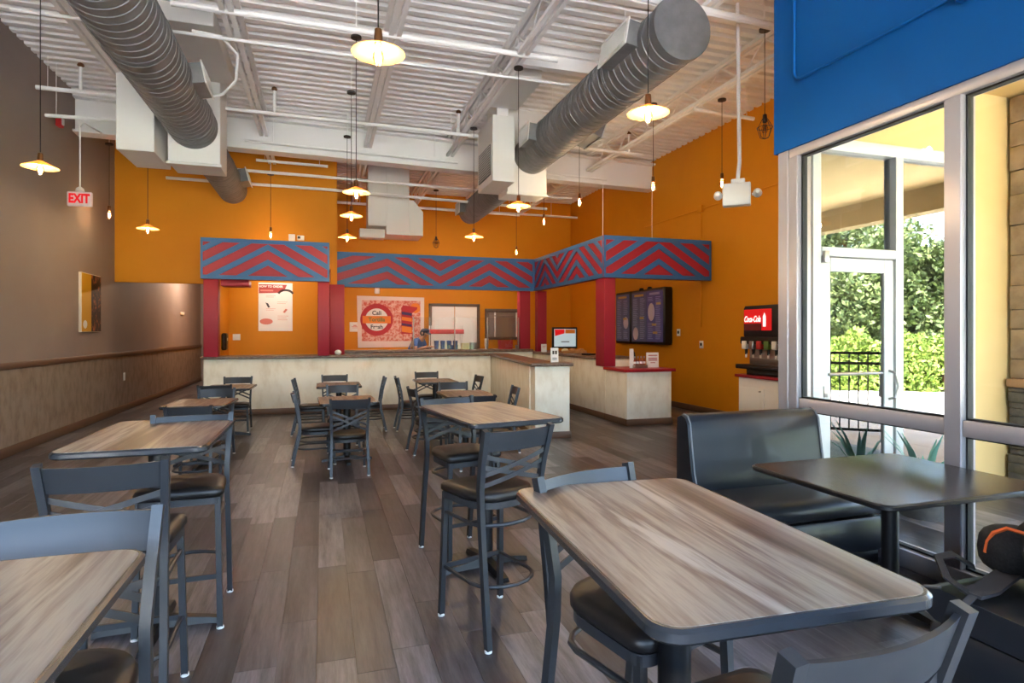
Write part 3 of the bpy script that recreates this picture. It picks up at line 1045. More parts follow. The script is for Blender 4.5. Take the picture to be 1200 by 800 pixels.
def soffit(label, org, udir, wd, zz, depth, base, period=0.3, th=0.115, fr=0.075):
    """board face at org, u along udir, outward normal = udir x z; base = zigzag polyline (u, v)"""
    t = thing('chevron_soffit', label, 'soffit', (org[0], org[1], zz[0]))
    ud = Vector((udir[0], udir[1], 0)).normalized()
    n = ud.cross(Vector((0, 0, 1)))
    H = zz[1] - zz[0]
    def fn(u, v, tt):
        return ud * u + n * tt + Vector((0, 0, v))
    MB().prism([(0, 0), (wd, 0), (wd, H), (0, H)], fn, -depth, 0).build('board', 'crimson', t)
    for pl in ([(0, 0), (wd, 0), (wd, fr), (0, fr)], [(0, H - fr), (wd, H - fr), (wd, H), (0, H)], [(0, fr), (fr * 0.5, fr), (fr * 0.5, H - fr), (0, H - fr)], [(wd - fr * 0.5, fr), (wd, fr), (wd, H - fr), (wd - fr * 0.5, H - fr)]):
        MB().prism(pl, fn, -0.002, 0.016).build('frame_strip', 'chevron_blue', t)
    for k in range(-8, 9):
        for (a, b) in zip(base[:-1], base[1:]):
            o = k * period
            q = clip([(a[0], a[1] + o - th / 2), (b[0], b[1] + o - th / 2), (b[0], b[1] + o + th / 2), (a[0], a[1] + o + th / 2)], fr * 0.5, wd - fr * 0.5, fr, H - fr)
            ar = 0
            for i in range(len(q)):
                ar += q[i - 1][0] * q[i][1] - q[i][0] * q[i - 1][1]
            if len(q) >= 3 and abs(ar) > 0.004:
                MB().prism(q, fn, -0.002, 0.012).build('stripe', 'chevron_blue', t)
    return t
ZS0, ZS1 = 2.6, 3.37
soffit('left red and blue chevron soffit over the left counter', (-2.17, 12.38), (1, 0), 2.3, (ZS0, ZS1), 0.14, [(-0.2, -0.16), (1.17, 0.63), (2.5, -0.14)], 0.29)
soffit('long middle chevron soffit over the serving line', (0.17, 13.66), (1, 0), 4.72, (ZS0, ZS1), 0.14, [(-1.2, -0.1), (1.22, 0.72), (2.42, 0.06), (3.6, 0.7), (4.8, 0.05)], 0.29, 0.12)
soffit('chevron soffit running along the right counter toward the camera', (4.9, 13.66), (0, -1), 3.76, (ZS0, ZS1), 0.14, [(0, 0.1), (0.75, 0.66), (1.5, 0.1), (2.55, 0.7), (3.8, -0.15)], 0.29, 0.115)
soffit('short chevron soffit facing the room at the right counter end', (4.89, 9.88), (1, 0), 2.29, (ZS0, ZS1), 0.14, [(-0.2, -0.2), (1.14, 0.62), (2.5, -0.2)], 0.29)
for k, (x, y, z0, lab) in enumerate(((3.95, 10.0, ZS1, 'thin wire holding the right soffit near its corner'), (5.9, 9.9, ZS1, 'thin wire holding the right front soffit'))):
    tag(MB().tube([(x + (0.98 if k == 0 else 0), y, z0), (x + (0.98 if k == 0 else 0), y, 5.1)], 0.004, 6).build('hanger_wire', 'steel_white'), lab, 'wire')

# posts
def post(label, a, b):
    t = thing('soffit_post', label, 'post', ((a[0] + b[0]) / 2, (a[1] + b[1]) / 2, 0))
    o_ = t.location
    MB().bbox((a[0] - o_.x, a[1] - o_.y, a[2]), (b[0] - o_.x, b[1] - o_.y, b[2]), 0.006).build('shaft', 'crimson', t)
    return t
ZCAP = 1.135
post('crimson post at the left end of the left counter', (-2.13, 12.42, ZCAP), (-1.88, 12.66, ZS0))
post('crimson post at the right end of the left chevron panel', (-0.09, 12.42, ZCAP), (0.13, 12.66, ZS0))
post('crimson post standing behind the middle soffit left end', (0.14, 13.05, ZCAP), (0.44, 13.38, ZS0))
post('left of the paired crimson posts at the inner soffit corner', (4.56, 13.72, 1.2), (4.82, 13.95, ZS0))
post('right of the paired crimson posts at the inner soffit corner', (4.97, 13.6, ZCAP), (5.2, 13.8, ZS0))
post('crimson post at the red topped counter end', (4.92, 9.92, 0.97), (5.15, 10.28, ZS0))
tag(MB().bbox((-1.85, 12.5, 2.48), (-1.35, 12.9, 2.6), 0.01).build('soffit_block', 'crimson'), 'dark crimson block tucked under the left soffit', 'block')

# ------------------------------------------------------------------ counters
def counter(label, name, body, cap, base, capm='cap_stone', cat='counter', loc=(0, 0, 0), rot=0):
    t = thing(name, label, cat, loc, rot)
    for a, b in body:
        MB().bbox(a, b, 0.006).build('body', 'counter_plaster', t)
    for a, b in cap:
        MB().bbox(a, b, 0.01).build('top', capm, t)
    for a, b in base:
        MB().bbox(a, b, 0.006).build('plinth', 'brown_trim', t)
    return t
counter('long beige plaster counter wall with brown top behind the dining chairs', 'counter_wall',
        [((-2.15, 12.55, 0), (3.5, 12.75, 1.085))], [((-2.2, 12.48, 1.085), (3.45, 12.9, ZCAP)), ((-2.03, 12.9, 1.085), (0.12, 13.3, ZCAP))], [((-2.16, 12.53, 0), (3.48, 12.56, 0.11))])
# angled wing wall coming toward the room
wa = Vector((3.55, 12.66, 0))
wd_ = Vector((3.03, 8.42, 0)) - wa
wl_ = wd_.length
ang = math.atan2(wd_.y, wd_.x) + R(90)      # local -Y runs along the wall
counter('angled beige plaster wing wall ending in a square pier', 'wing_wall',
        [((-0.02, -wl_ + 0.3, 0), (0.3, 0.1, 1.085)), ((0.0, -wl_, 0), (0.54, -wl_ + 0.32, 1.085))],
        [((-0.07, -wl_ - 0.05, 1.085), (0.38, 0.1, ZCAP)), ((0.38, -wl_ - 0.05, 1.085), (0.59, -wl_ + 0.37, ZCAP))],
        [((-0.035, -wl_ + 0.3, 0), (-0.02, 0.0, 0.1)), ((-0.02, -wl_ - 0.02, 0), (0.56, -wl_ + 0.01, 0.1))], loc=wa, rot=ang)
counter('beige serving counter behind the sneeze guard', 'serving_counter',
        [((0.46, 13.76, 0), (4.9, 14.5, 1.13))], [((0.46, 13.7, 1.13), (4.895, 14.55, 1.19))], [((0.46, 13.745, 0), (4.9, 13.77, 0.11))])
counter('beige order counter running toward the camera on the right', 'order_counter',
        [((4.95, 9.94, 0), (5.6, 14.5, 1.085))], [((4.9, 10.3, 1.085), (5.68, 14.5, ZCAP))], [((4.935, 9.94, 0), (4.955, 13.7, 0.11))])
counter('low beige counter end with bright red top', 'counter_end',
        [((4.95, 9.12, 0), (5.82, 9.93, 0.915))], [((4.9, 9.06, 0.915), (5.88, 9.935, 0.965))], [((4.93, 9.1, 0), (5.84, 9.125, 0.11)), ((4.93, 9.125, 0), (4.955, 9.93, 0.11))], capm='red_cap')

# ------------------------------------------------------------------ sneeze guard
sg = thing('sneeze_guard', 'clear upright sneeze guard panes standing on the serving counter', 'guard', (2.0, 13.82, 1.19))
for k, (a, b) in enumerate(((0.0, 0.95), (0.99, 1.75), (1.79, 2.55))):
    MB().box((a, 0, 0.02), (b, 0.01, 0.76)).build('guard_pane', 'glass_guard', sg)
for a in (0.0, 0.97, 1.77, 2.55):
    MB().bbox((a - 0.012, -0.01, 0), (a + 0.012, 0.02, 0.77), 0.004).build('upright', 'steel', sg)
MB().prism([(0, 0), (0.6, 0.0), (0.6, 0.03), (0.0, 0.45)], lambda u, v, tt: Vector((tt, u, v + 0.02)), 0.0, 0.008).build('end_pane', 'glass_guard', sg)

# ------------------------------------------------------------------ back wall fittings
dd = thing('door_2', 'white double door in grey frame on the orange back wall', 'door', (3.6, YB, 0))
dd['kind'] = 'structure'
for a, b in (((-0.74, -0.06, 0), (-0.66, 0, 2.42)), ((0.66, -0.06, 0), (0.74, 0, 2.42)), ((-0.74, -0.06, 2.34), (0.74, 0, 2.42))):
    MB().bbox(a, b, 0.006).build('door_frame', 'grey_frame', dd)
for s in (-1, 1):
    lf = MB().bbox((min(s * 0.01, s * 0.655), -0.035, 0.01), (max(s * 0.01, s * 0.655), 0, 2.335), 0.004).build('door_leaf', 'white_paint', dd)
    MB().bbox((s * 0.08 - 0.02, -0.05, 0.95), (s * 0.08 + 0.02, -0.034, 1.25), 0.003).build('push_plate', 'steel', lf)
w3 = thing('window_3', 'grey framed kitchen pass window on the orange back wall', 'window', (5.08, YB, 1.47))
w3['kind'] = 'structure'
for a, b in (((-0.58, -0.07, -0.08), (0.58, 0, 0)), ((-0.58, -0.07, 0.72), (0.58, 0, 0.82)), ((-0.58, -0.07, 0), (-0.49, 0, 0.72)), ((0.49, -0.07, 0), (0.58, 0, 0.72))):
    MB().bbox(a, b, 0.006).build('window_frame', 'grey_frame', w3)
MB().box((-0.49, -0.012, 0), (0.49, -0.004, 0.72)).build('back_panel', 'steel', w3)
MB().bbox((-0.3, -0.04, 0), (-0.26, -0.012, 0.72), 0.003).build('rack_upright', 'white_metal', w3)
MB().bbox((0.36, -0.04, 0), (0.4, -0.012, 0.72), 0.003).build('rack_upright', 'white_metal', w3)
MB().bbox((-0.46, -0.05, 0.6), (0.3, -0.012, 0.63), 0.003).build('rack_shelf', 'steel', w3)

# cloth banner
bn = thing('cloth_banner', 'cream and red cloth banner with a round red emblem on the back wall', 'banner', (1.82, YB - 0.01, 1.88))
MB().prism([(-0.9, -0.7), (0.9, -0.68), (0.91, 0.7), (-0.93, 0.72)], lambda u, v, tt: Vector((u, tt, v)), 0, -0.012).build('cloth', 'banner_edge', bn)
MB().prism([(-0.8, -0.52), (0.8, -0.52), (0.8, 0.6), (-0.8, 0.6)], lambda u, v, tt: Vector((u, tt, v)), -0.011, -0.015).build('print', 'banner_cloth', bn)
MB().lathe([(0.44, -0.013), (0.44, -0.02)], 40, (-0.4, 0, 0.07), 'y').build('emblem_ring', 'banner_red', bn)
MB().lathe([(0.31, -0.019), (0.31, -0.023)], 36, (-0.4, 0, 0.07), 'y').build('emblem_disc', 'print_white', bn)
MB().box((-0.78, -0.026, -0.03), (-0.02, -0.02, 0.17)).build('emblem_band', 'print_orange', bn)
text('lettering', 'Cali', 0.16, 'print_dark', bn, (-0.4, -0.026, 0.25), FACE_NY, bold=0.004)
text('lettering', 'Tortilla', 0.15, 'print_green', bn, (-0.4, -0.029, 0.07), FACE_NY, bold=0.004)
text('lettering', 'Fresh', 0.15, 'print_dark', bn, (-0.4, -0.026, -0.13), FACE_NY, bold=0.004)
roll = [(-0.15, -0.38), (0.15, -0.38), (0.15, 0.2), (0.28, 0.3), (0.3, 0.36), (-0.1, 0.42), (-0.15, 0.34)]
MB().prism([(u + 0.42, v + 0.06) for u, v in roll], lambda u, v, tt: Vector((u, tt, v)), -0.014, -0.022).build('wrap_print', 'banner_red', bn)
for (a, b, m) in ((0.06, 0.16, 'print_orange'), (-0.26, -0.1, 'print_orange'), (-0.08, -0.02, 'print_purple'), (0.22, 0.3, 'print_purple')):
    MB().prism([(0.28, a), (0.56, a - 0.04), (0.56, b - 0.04), (0.28, b)], lambda u, v, tt: Vector((u, tt, v)), -0.021, -0.025).build('wrap_stripe', m, bn)
MB().lathe([(0.14, -0.013), (0.14, -0.019)], 24, (0.66, 0, 0.4), 'y').build('wrap_filling', 'print_orange', bn)

def sheet(name, label, cat, loc, w, h, lines, face='y', m='paper', lm='print_pink', thick=0.006, group=None):
    t = thing(name, label, cat, loc)
    fn = (lambda u, v, tt: Vector((u, -tt, v))) if face == 'y' else (lambda u, v, tt: Vector((-tt, -u, v)))
    MB().prism([(-w / 2, 0), (w / 2, 0), (w / 2, h), (-w / 2, h)], fn, 0, thick).build('sheet', m, t)
    if lines:
        pr = MB()
        for (a, b, c, d) in lines:
            pr.prism([(a * w - w / 2, c * h), (b * w - w / 2, c * h), (b * w - w / 2, d * h), (a * w - w / 2, d * h)], fn, thick - 0.001, thick + 0.001)
        pr.build('print', lm, t)
    return t, fn
sheet('paper_notice', 'small white paper notice left of the cloth banner', 'notice', (0.84, YB - 0.002, 1.62), 0.28, 0.26, [(0.2, 0.8, 0.5, 0.56), (0.35, 0.65, 0.6, 0.7), (0.25, 0.75, 0.38, 0.42)])
tag(MB().bbox((1.36, YB - 0.07, 2.66), (1.5, YB, 2.82), 0.02).build('wall_sensor', 'plastic_white'), 'small white sensor above the cloth banner', 'sensor')

# recess fittings
po, fn = sheet('poster', 'white ordering poster with red header on the recess wall', 'poster', (-1.04, 14.898, 1.63), 0.74, 1.12,
               [(0.22, 0.5, 0.73, 0.735), (0.22, 0.45, 0.7, 0.705), (0.55, 0.85, 0.6, 0.605), (0.55, 0.8, 0.57, 0.575), (0.22, 0.5, 0.46, 0.465), (0.22, 0.45, 0.43, 0.435), (0.56, 0.88, 0.31, 0.316), (0.56, 0.82, 0.27, 0.276), (0.56, 0.85, 0.23, 0.236)])
MB().prism([(-0.36, 0.87), (0.1, 0.89), (0.2, 0.96), (0.25, 1.08), (-0.36, 1.08)], fn, 0.005, 0.008).build('header', 'print_red', po)
text('lettering', 'HOW TO ORDER', 0.066, 'print_white', po, (-0.1, -0.01, 1.03), FACE_NY, 0.001, bold=0.002)
MB().prism([(-0.33, 0.92), (-0.05, 0.92), (-0.05, 0.955), (-0.33, 0.955)], fn, 0.007, 0.0095).build('header_strip', 'print_pink', po)
arch = [(0.12 + 0.19 * cos(R(a)) * 1.0 + 0.1, 0.84 + 0.14 * sin(R(a))) for a in range(20, 161, 14)]
arch += [(0.12 + 0.15 * cos(R(a)) + 0.1, 0.82 + 0.11 * sin(R(a))) for a in range(160, 19, -14)]
MB().prism(arch, fn, 0.005, 0.008).build('taco_print', 'print_dark', po)
MB().prism([(-0.26 + 0.14 * cos(R(a)) + 0.06, 0.22 + 0.07 * sin(R(a))) for a in range(0, 360, 20)], fn, 0.005, 0.008).build('food_print', 'print_pink', po)
MB().prism([(-0.22, 0.66), (-0.16, 0.64), (-0.12, 0.55), (-0.16, 0.54)], fn, 0.005, 0.008).build('cup_print', 'print_dark', po)
MB().prism([(0.16, 0.44), (0.2, 0.42), (0.26, 0.5), (0.22, 0.52)], fn, 0.005, 0.008).build('cone_print', 'print_pink', po)
sd = thing('soap_dispenser', 'black dispenser on the recess wall left of the poster', 'dispenser', (-2.03, 13.95, 1.22))
MB().bbox((0, -0.14, 0), (0.1, 0.12, 0.36), 0.03).build('housing', 'plastic_black', sd)
MB().bbox((0.1, -0.06, 0.2), (0.105, 0.05, 0.26), 0.002).build('window', 'plastic_white', sd)
tag(MB().bbox((-1.95, 14.885, 1.42), (-1.79, 14.9, 1.56), 0.005).build('switch_plate', 'plastic_white'), 'white switch plate beside the black dispenser', 'switch')
tag(MB().bbox((-0.68, YH - 0.04, 3.52), (-0.55, YH, 3.66), 0.01).build('thermostat', 'plastic_white'), 'white thermostat box on the orange bulkhead above the soffit', 'thermostat')
hs = thing('horn_strobe', 'small white and black alarm strobe beside the thermostat', 'alarm', (-0.44, YH, 3.54))
MB().bbox((-0.07, -0.05, 0), (0.07, 0, 0.1), 0.01).build('body', 'plastic_white', hs)
MB().bbox((-0.06, -0.056, 0.03), (-0.005, -0.045, 0.08), 0.004).build('lens', 'plastic_black', hs)

# ------------------------------------------------------------------ menu boards on the right wall
MBL = ['purple menu panel nearest the camera with large pale oval', 'middle menu panel with low oval and yellow heading', 'menu panel partly hidden behind the crimson post']
rnd = random.Random(11)
for k, (y0, y1) in enumerate(((11.22, 11.98), (12.02, 12.78), (12.82, 13.58))):
    t = thing('menu_board', MBL[k], 'menu', (XR, (y0 + y1) / 2, 1.33), 0, None)
    w = y1 - y0
    d = 0.22 if k == 0 else 0.15
    MB().bbox((-d, -w / 2, 0), (0, w / 2, 1.25), 0.03).build('case', 'plastic_black', t)
    fn = lambda u, v, tt: Vector((-d - tt, -u, v))
    mm = 'menu_navy' if k == 0 else 'menu_slate'
    MB().prism([(-w / 2 + 0.05, 0.06), (w / 2 - 0.05, 0.06), (w / 2 - 0.05, 1.19), (-w / 2 + 0.05, 1.19)], fn, -0.003, 0.003).build('panel', mm, t)
    hd_ = MB().prism([(-0.22, 1.1), (0.2, 1.1), (0.2, 1.15), (-0.22, 1.15)], fn, 0.002, 0.005)
    hd_.build('heading', 'menu_gold' if k else 'menu_text', t)
    ov = (-0.14, 0.72, 0.14, 0.2) if k == 0 else ((-0.16, 0.24, 0.12, 0.15) if k == 1 else (0.16, 0.5, 0.12, 0.15))
    MB().prism([(ov[0] + ov[2] * cos(R(a)), ov[1] + ov[3] * sin(R(a))) for a in range(0, 360, 18)], fn, 0.002, 0.005).build('oval', 'menu_oval', t)
    tx = MB()
    for col in (-0.28, 0.04):
        v = 1.04
        while v > 0.12:
            uu = col + 0.24
            if not (abs((col + 0.12) - ov[0]) < 0.2 and abs(v - ov[1]) < ov[3] + 0.03):
                tx.prism([(col, v), (col + rnd.uniform(0.12, 0.24), v), (col + 0.2, v + 0.012), (col, v + 0.012)], fn, 0.002, 0.004)
            v -= 0.034
    tag(tx.build('text_lines', 'menu_text', t), kind='stuff')
    for (u, v) in ((0.16, 0.9), (-0.02, 0.44), (0.02, 0.26)) if k == 0 else ((0.12, 0.6),):
        MB().prism([(u - 0.09, v - 0.025), (u + 0.09, v - 0.025), (u + 0.09, v + 0.025), (u - 0.09, v + 0.025)], fn, 0.003, 0.006).build('subheading', 'menu_gold', t)
    if k < 2:
        MB().lathe([(0.05, -0.03), (0.06, 0.0), (0.04, 0.04)], 14, (-d * 0.6, w / 2 - 0.02 if k == 0 else 0, 1.26)).build('lamp_knob', 'plastic_black', t)
for lab, y, z in (('small outlet plate on the orange wall right of the menu boards', 11.0, 1.52), ('small outlet plate low on the orange wall near the soda machine', 10.2, 1.28)):
    o = thing('outlet_plate', lab, 'outlet', (XR, y, z))
    MB().bbox((-0.014, -0.06, 0), (0, 0.06, 0.15), 0.004).build('plate', 'plastic_white', o)
    MB().bbox((-0.02, -0.03, 0.05), (-0.012, 0.03, 0.11), 0.003).build('socket', 'plastic_black', o)
# painted conduit on the orange wall
t = thing('wall_conduit', 'orange painted conduit with junction box on the right wall', 'conduit', (XR, 10.2, 4.1))
MB().tube([(-0.02, -2.6, -0.05), (-0.02, 2.2, -0.05)], 0.014, 8).build('run', 'orange', t)
MB().tube([(-0.02, 0.0, -0.05), (-0.02, 0.0, -2.4)], 0.014, 8).build('drop', 'orange', t)
MB().bbox((-0.06, -0.07, -0.12), (0, 0.07, 0.02), 0.008).build('junction_box', 'orange', t)

# ------------------------------------------------------------------ soda fountain
sc = thing('soda_cabinet', 'white base cabinet with red top under the soda machine', 'cabinet', (6.57, 7.5, 0))
MB().bbox((0.02, -1.05, 0.1), (0.58, 0.82, 0.86), 0.006).build('carcass', 'white_paint', sc)
MB().bbox((0.06, -1.0, 0), (0.58, 0.78, 0.1), 0.004).build('plinth', 'brown_trim', sc)
MB().bbox((-0.02, -1.08, 0.86), (0.6, 0.88, 0.905), 0.008).build('top', 'red_cap', sc)
for k in range(3):
    y1 = 0.78 - k * 0.6
    dr = MB().bbox((0.0, y1 - 0.57, 0.14), (0.02, y1, 0.7), 0.004).bbox((-0.006, y1 - 0.5, 0.21), (0.002, y1 - 0.07, 0.63), 0.004).build('door', 'white_paint', sc)
    MB().lathe([(0.012, -0.03), (0.012, 0)], 10, (0.0, y1 - 0.5, 0.66), 'x').build('knob', 'steel', dr)
sm = thing('soda_machine', 'black soda fountain with lit red panel on the red counter', 'drink machine', (6.62, 7.72, 0.905))
# y=0.6 is the far left end seen from the room
MB().bbox((0.1, -0.95, 0.12), (0.5, 0.5, 0.6), 0.01).build('back_splash', 'steel', sm)
MB().bbox((0.0, -0.95, 0.6), (0.52, 0.55, 1.12), 0.04).build('head', 'plastic_black', sm)
fn = lambda u, v, tt: Vector((-tt, 0.55 - u, v))
MB().prism([(0.05, 0.72), (0.68, 0.72), (0.68, 1.06), (0.05, 1.06)], fn, -0.004, 0.006).build('lit_panel', 'screen_red', sm)
MB().prism([(0.05, 0.72), (0.46, 0.72), (0.46, 0.83), (0.05, 0.83)], fn, 0.005, 0.008).build('dark_panel', 'screen_dark', sm)
MB().prism([(0.5, 0.78), (0.56, 0.78), (0.56, 0.94), (0.53, 1.0), (0.5, 0.94)], fn, 0.006, 0.012).build('bottle_mark', 'screen_white', sm)
text('lettering', 'Coca-Cola', 0.135, 'screen_white', sm, (-0.01, 0.55 - 0.25, 0.9), FACE_NX, 0.002, shear=0.35, sx=0.66, bold=0.003)
MB().bbox((-0.03, -0.95, 0.5), (0.3, 0.58, 0.62), 0.02).build('valve_rail', 'plastic_black', sm)
for k in range(7):
    y = 0.45 - k * 0.17
    c = ('print_white', 'steel', 'box_red', 'print_green', 'print_white', 'banner_red', 'steel')[k]
    v_ = MB().bbox((-0.06, y - 0.05, 0.42), (0.06, y + 0.05, 0.55), 0.012).build('valve', c, sm)
    MB().lathe([(0.02, -0.09), (0.025, 0.0)], 10, (0.0, y, 0.42)).build('nozzle', 'plastic_black', v_)
    MB().bbox((-0.01, y - 0.02, 0.28), (0.0, y + 0.02, 0.36), 0.003).build('lever', 'print_white', v_)
MB().bbox((-0.12, -0.95, 0.1), (0.3, 0.58, 0.17), 0.015).build('drip_tray', 'plastic_black', sm)
MB().bbox((0.0, -0.9, 0), (0.4, 0.45, 0.1), 0.006).build('feet', 'plastic_black', sm)

# ------------------------------------------------------------------ left wall items
cv = thing('wall_canvas', 'unframed yellow and dark brown canvas on the taupe wall', 'picture', (XL, 12.05, 1.6))
MB().bbox((0, -0.46, 0), (0.04, 0.46, 1.0), 0.004).build('canvas', 'canvas_side', cv)
fnl = lambda u, v, tt: Vector((0.04 + tt, u, v))
MB().prism([(-0.44, 0.01), (-0.02, 0.01), (-0.02, 0.99), (-0.44, 0.99)], fnl, -0.001, 0.004).build('yellow_field', 'canvas_yellow', cv)
MB().prism([(-0.02, 0.01), (0.45, 0.01), (0.45, 0.99), (-0.02, 0.99)], fnl, -0.001, 0.004).build('photo_field', 'canvas_photo', cv)
MB().prism([(-0.3 + 0.09 * cos(R(a)), 0.13 + 0.07 * sin(R(a))) for a in range(0, 360, 24)], fnl, 0.003, 0.006).build('round_mark', 'print_white', cv)
tag(MB().bbox((XL, 13.9, 0.62), (XL + 0.016, 14.0, 0.78), 0.004).build('outlet_plate', 'plastic_white'), 'white outlet plate low on the left wainscot', 'outlet')
tag(MB().bbox((XL, 19.0, 2.1), (XL + 0.03, 19.4, 2.18), 0.004).build('wall_sign', 'canvas_side'), 'small pale sign far down the corridor wall', 'sign')
al = thing('fire_alarm', 'red fire alarm high on the left wall by the girder', 'alarm', (XL, 10.75, 4.72))
MB().bbox((0.0, -0.07, 0), (0.07, 0.07, 0.16), 0.012).build('body', 'alarm_red', al)
MB().bbox((0.07, -0.03, 0.03), (0.09, 0.03, 0.13), 0.006).build('lens', 'plastic_white', al)

ex = thing('exit_sign', 'white exit sign with red letters hanging at the left wall', 'exit sign', (-3.5, 10.6, 3.5), R(-4))
MB().bbox((-0.165, -0.03, 0), (0.165, 0.03, 0.215), 0.012).build('housing', 'exit_face', ex)
text('lettering', 'EXIT', 0.19, 'exit_red', ex, (0, -0.034, 0.108), FACE_NY, 0.002, sx=0.72, bold=0.008)
MB().lathe([(0.06, 0.23), (0.05, 0.27), (0.014, 0.3)], 14).build('canopy', 'plastic_white', ex)
MB().tube([(0, 0, 0.28), (0, 0, 1.2), (0.01, 0.1, 1.3), (0.04, 0.72, 1.33)], 0.012, 8).build('stem', 'steel_white', ex)

em = thing('emergency_light', 'white twin head emergency light hanging on a long white pole', 'emergency light', (4.5, 5.7, 3.03), R(-40))
MB().bbox((-0.16, -0.07, 0), (0.14, 0.07, 0.25), 0.012).build('housing', 'plastic_white', em)
MB().bbox((-0.07, -0.05, 0.25), (0.08, 0.05, 0.3), 0.01).build('mount', 'plastic_white', em)
MB().tube([(0.0, 0, 0.28), (0.02, 0, 0.5), (0.01, 0, 1.4), (0.0, 0, 2.3)], 0.022, 10).build('pole', 'steel_white', em)
for s in (-1, 1):
    h_ = MB().lathe([(0.02, -0.05), (0.045, 0.0), (0.05, 0.05), (0.03, 0.055)], 16, (s * 0.21, -0.04, 0.13), 'y').build('lamp_head', 'plastic_white', em)
    MB().tube([(s * 0.15, 0, 0.12), (s * 0.2, 0, 0.12)], 0.015, 8).build('arm', 'plastic_white', h_)

# ------------------------------------------------------------------ pendant lamps
def bulb_parts(t, z, r=0.032, lit=True):
    MB().lathe([(0.006, z + 0.16), (0.022, z + 0.15), (0.026, z + 0.1), (0.024, z + 0.06), (0.012, z + 0.055)], 14).build('socket', 'socket_brass' if lit else 'canopy_dark', t)
    b = MB().lathe([(0.012, z + 0.06), (0.016, z + 0.04), (r, z), (r * 1.02, z - 0.025), (r * 0.7, z - 0.055), (0.004, z - 0.066)], 16).build('bulb', 'glass_bulb', t)
    pts = [(0.012 * cos(k * 1.3), 0.012 * sin(k * 1.3), z + 0.03 - 0.07 * (k % 2)) for k in range(9)]
    MB().tube(pts, 0.0045, 5).build('filament', 'filament' if lit else 'socket_brass', b)
    return b

def lamp_light(t, z, power):
    d = bpy.data.lights.new('pendant_glow', 'POINT')
    d.energy = power
    d.color = (1.0, 0.86, 0.68)
    d.shadow_soft_size = 0.03
    o = bpy.data.objects.new('pendant_glow', d)
    COL.objects.link(o)
    o.parent = t
    o.location = (0, 0, z)

def shade_pendant(label, x, y, z, ztop=5.1, power=7):
    t = thing('pendant_lamp', label, 'pendant lamp', (x, y, z), 0, 'pendants with flat glass shades')
    MB().lathe([(0.05, ztop - z), (0.062, ztop - z - 0.005), (0.062, ztop - z - 0.03), (0.012, ztop - z - 0.035)], 18).build('canopy', 'canopy_dark', t)
    MB().tube([(0, 0, 0.15), (0, 0, ztop - z - 0.03)], 0.0045, 6).build('cord', 'cord_black', t)
    MB().tube([(0, 0, ztop - z), (0, 0, ZC + 0.02 - z)], 0.006, 6).build('stem', 'steel_white', t)
    MB().lathe([(0.024, 0.075), (0.03, 0.07), (0.155, 0.012), (0.16, 0.006), (0.154, 0.008), (0.03, 0.064), (0.024, 0.068)], 32).build('shade', 'shade_glass', t)
    bulb_parts(t, 0.0)
    lamp_light(t, -0.01, power)
for a in (
    ('pendant with glowing flat shade hanging nearest the camera', 0.32, 3.67, 3.26),
    ('bright pendant with flat shade hanging below the right duct', 2.38, 4.05, 3.26),
    ('pendant with flat shade at far left near the exit sign', -2.72, 7.2, 3.25),
    ('pendant with flat shade in front of the orange bulkhead', -2.66, 10.85, 3.24),
    ('uppermost of the three stacked flat shades beside the bulkhead edge', 0.38, 7.3, 3.24),
    ('middle of the three stacked flat shades beside the bulkhead edge', 0.4, 9.0, 3.28),
    ('lowest of the three stacked flat shades beside the bulkhead edge', 0.42, 11.05, 3.28),
    ('pendant with flat shade below the right white plenum', 2.47, 7.5, 3.25),
    ('pendant with flat shade below the far duct end', 2.47, 9.95, 3.22)):
    shade_pendant(*a)

def bare_pendant(label, x, y, z, lit=True, ztop=5.1, cage=False, power=4.5):
    t = thing('bulb_pendant', label, 'pendant lamp', (x, y, z), 0, 'bare bulb pendants')
    MB().lathe([(0.05, ztop - z), (0.062, ztop - z - 0.005), (0.062, ztop - z - 0.03), (0.012, ztop - z - 0.035)], 18).build('canopy', 'canopy_dark', t)
    MB().tube([(0, 0, 0.15), (0, 0, ztop - z - 0.03)], 0.0045, 6).build('cord', 'cord_black', t)
    MB().tube([(0, 0, ztop - z), (0, 0, ZC + 0.02 - z)], 0.006, 6).build('stem', 'steel_white', t)
    bulb_parts(t, 0.0, 0.034, lit)
    if cage:
        c = MB()
        for k in range(6):
            a = k * PI / 3
            c.tube([(0.03 * cos(a), 0.03 * sin(a), 0.1), (0.085 * cos(a), 0.085 * sin(a), 0.0), (0.05 * cos(a), 0.05 * sin(a), -0.11), (0.0, 0.0, -0.13)], 0.004, 5)
        c.tube([(0.085 * cos(k * PI / 8), 0.085 * sin(k * PI / 8), 0.0) for k in range(16)], 0.004, 5, closed=True)
        c.build('cage', 'canopy_dark', t)
    if lit:
        lamp_light(t, -0.005, power)
for a in (
    ('bare lit bulb near the left wall beyond the exit sign', -3.5, 11.9, 3.62, True, 4.85, False, 1.5),
    ('bare lit bulb just above the left chevron soffit', -0.98, 12.75, 3.53, True, 4.75, False, 2.5),
    ('bare lit bulb above the right end of the middle soffit', 4.75, 14.6, 3.66, True, 5.1),
    ('bare lit bulb below the joist at the inner corner', 4.26, 11.3, 3.83, True, 5.1),
    ('bare lit bulb in front of the right orange wall near the girder', 4.26, 9.55, 3.86, True, 5.1),
    ('bare lit bulb at the right end of the girder', 4.83, 8.07, 3.83, True, 5.1),
    ('bare lit bulb left of the emergency light', 5.72, 7.6, 3.83, True, 5.1)):
    bare_pendant(*a)
bare_pendant('unlit bulb in wire cage beside the blue wall', 4.84, 5.66, 3.94, False, 5.08, True)
bare_pendant('unlit bulb in wire cage right of the hanging white plenum', 2.66, 14.55, 3.8, False, 5.1, True)

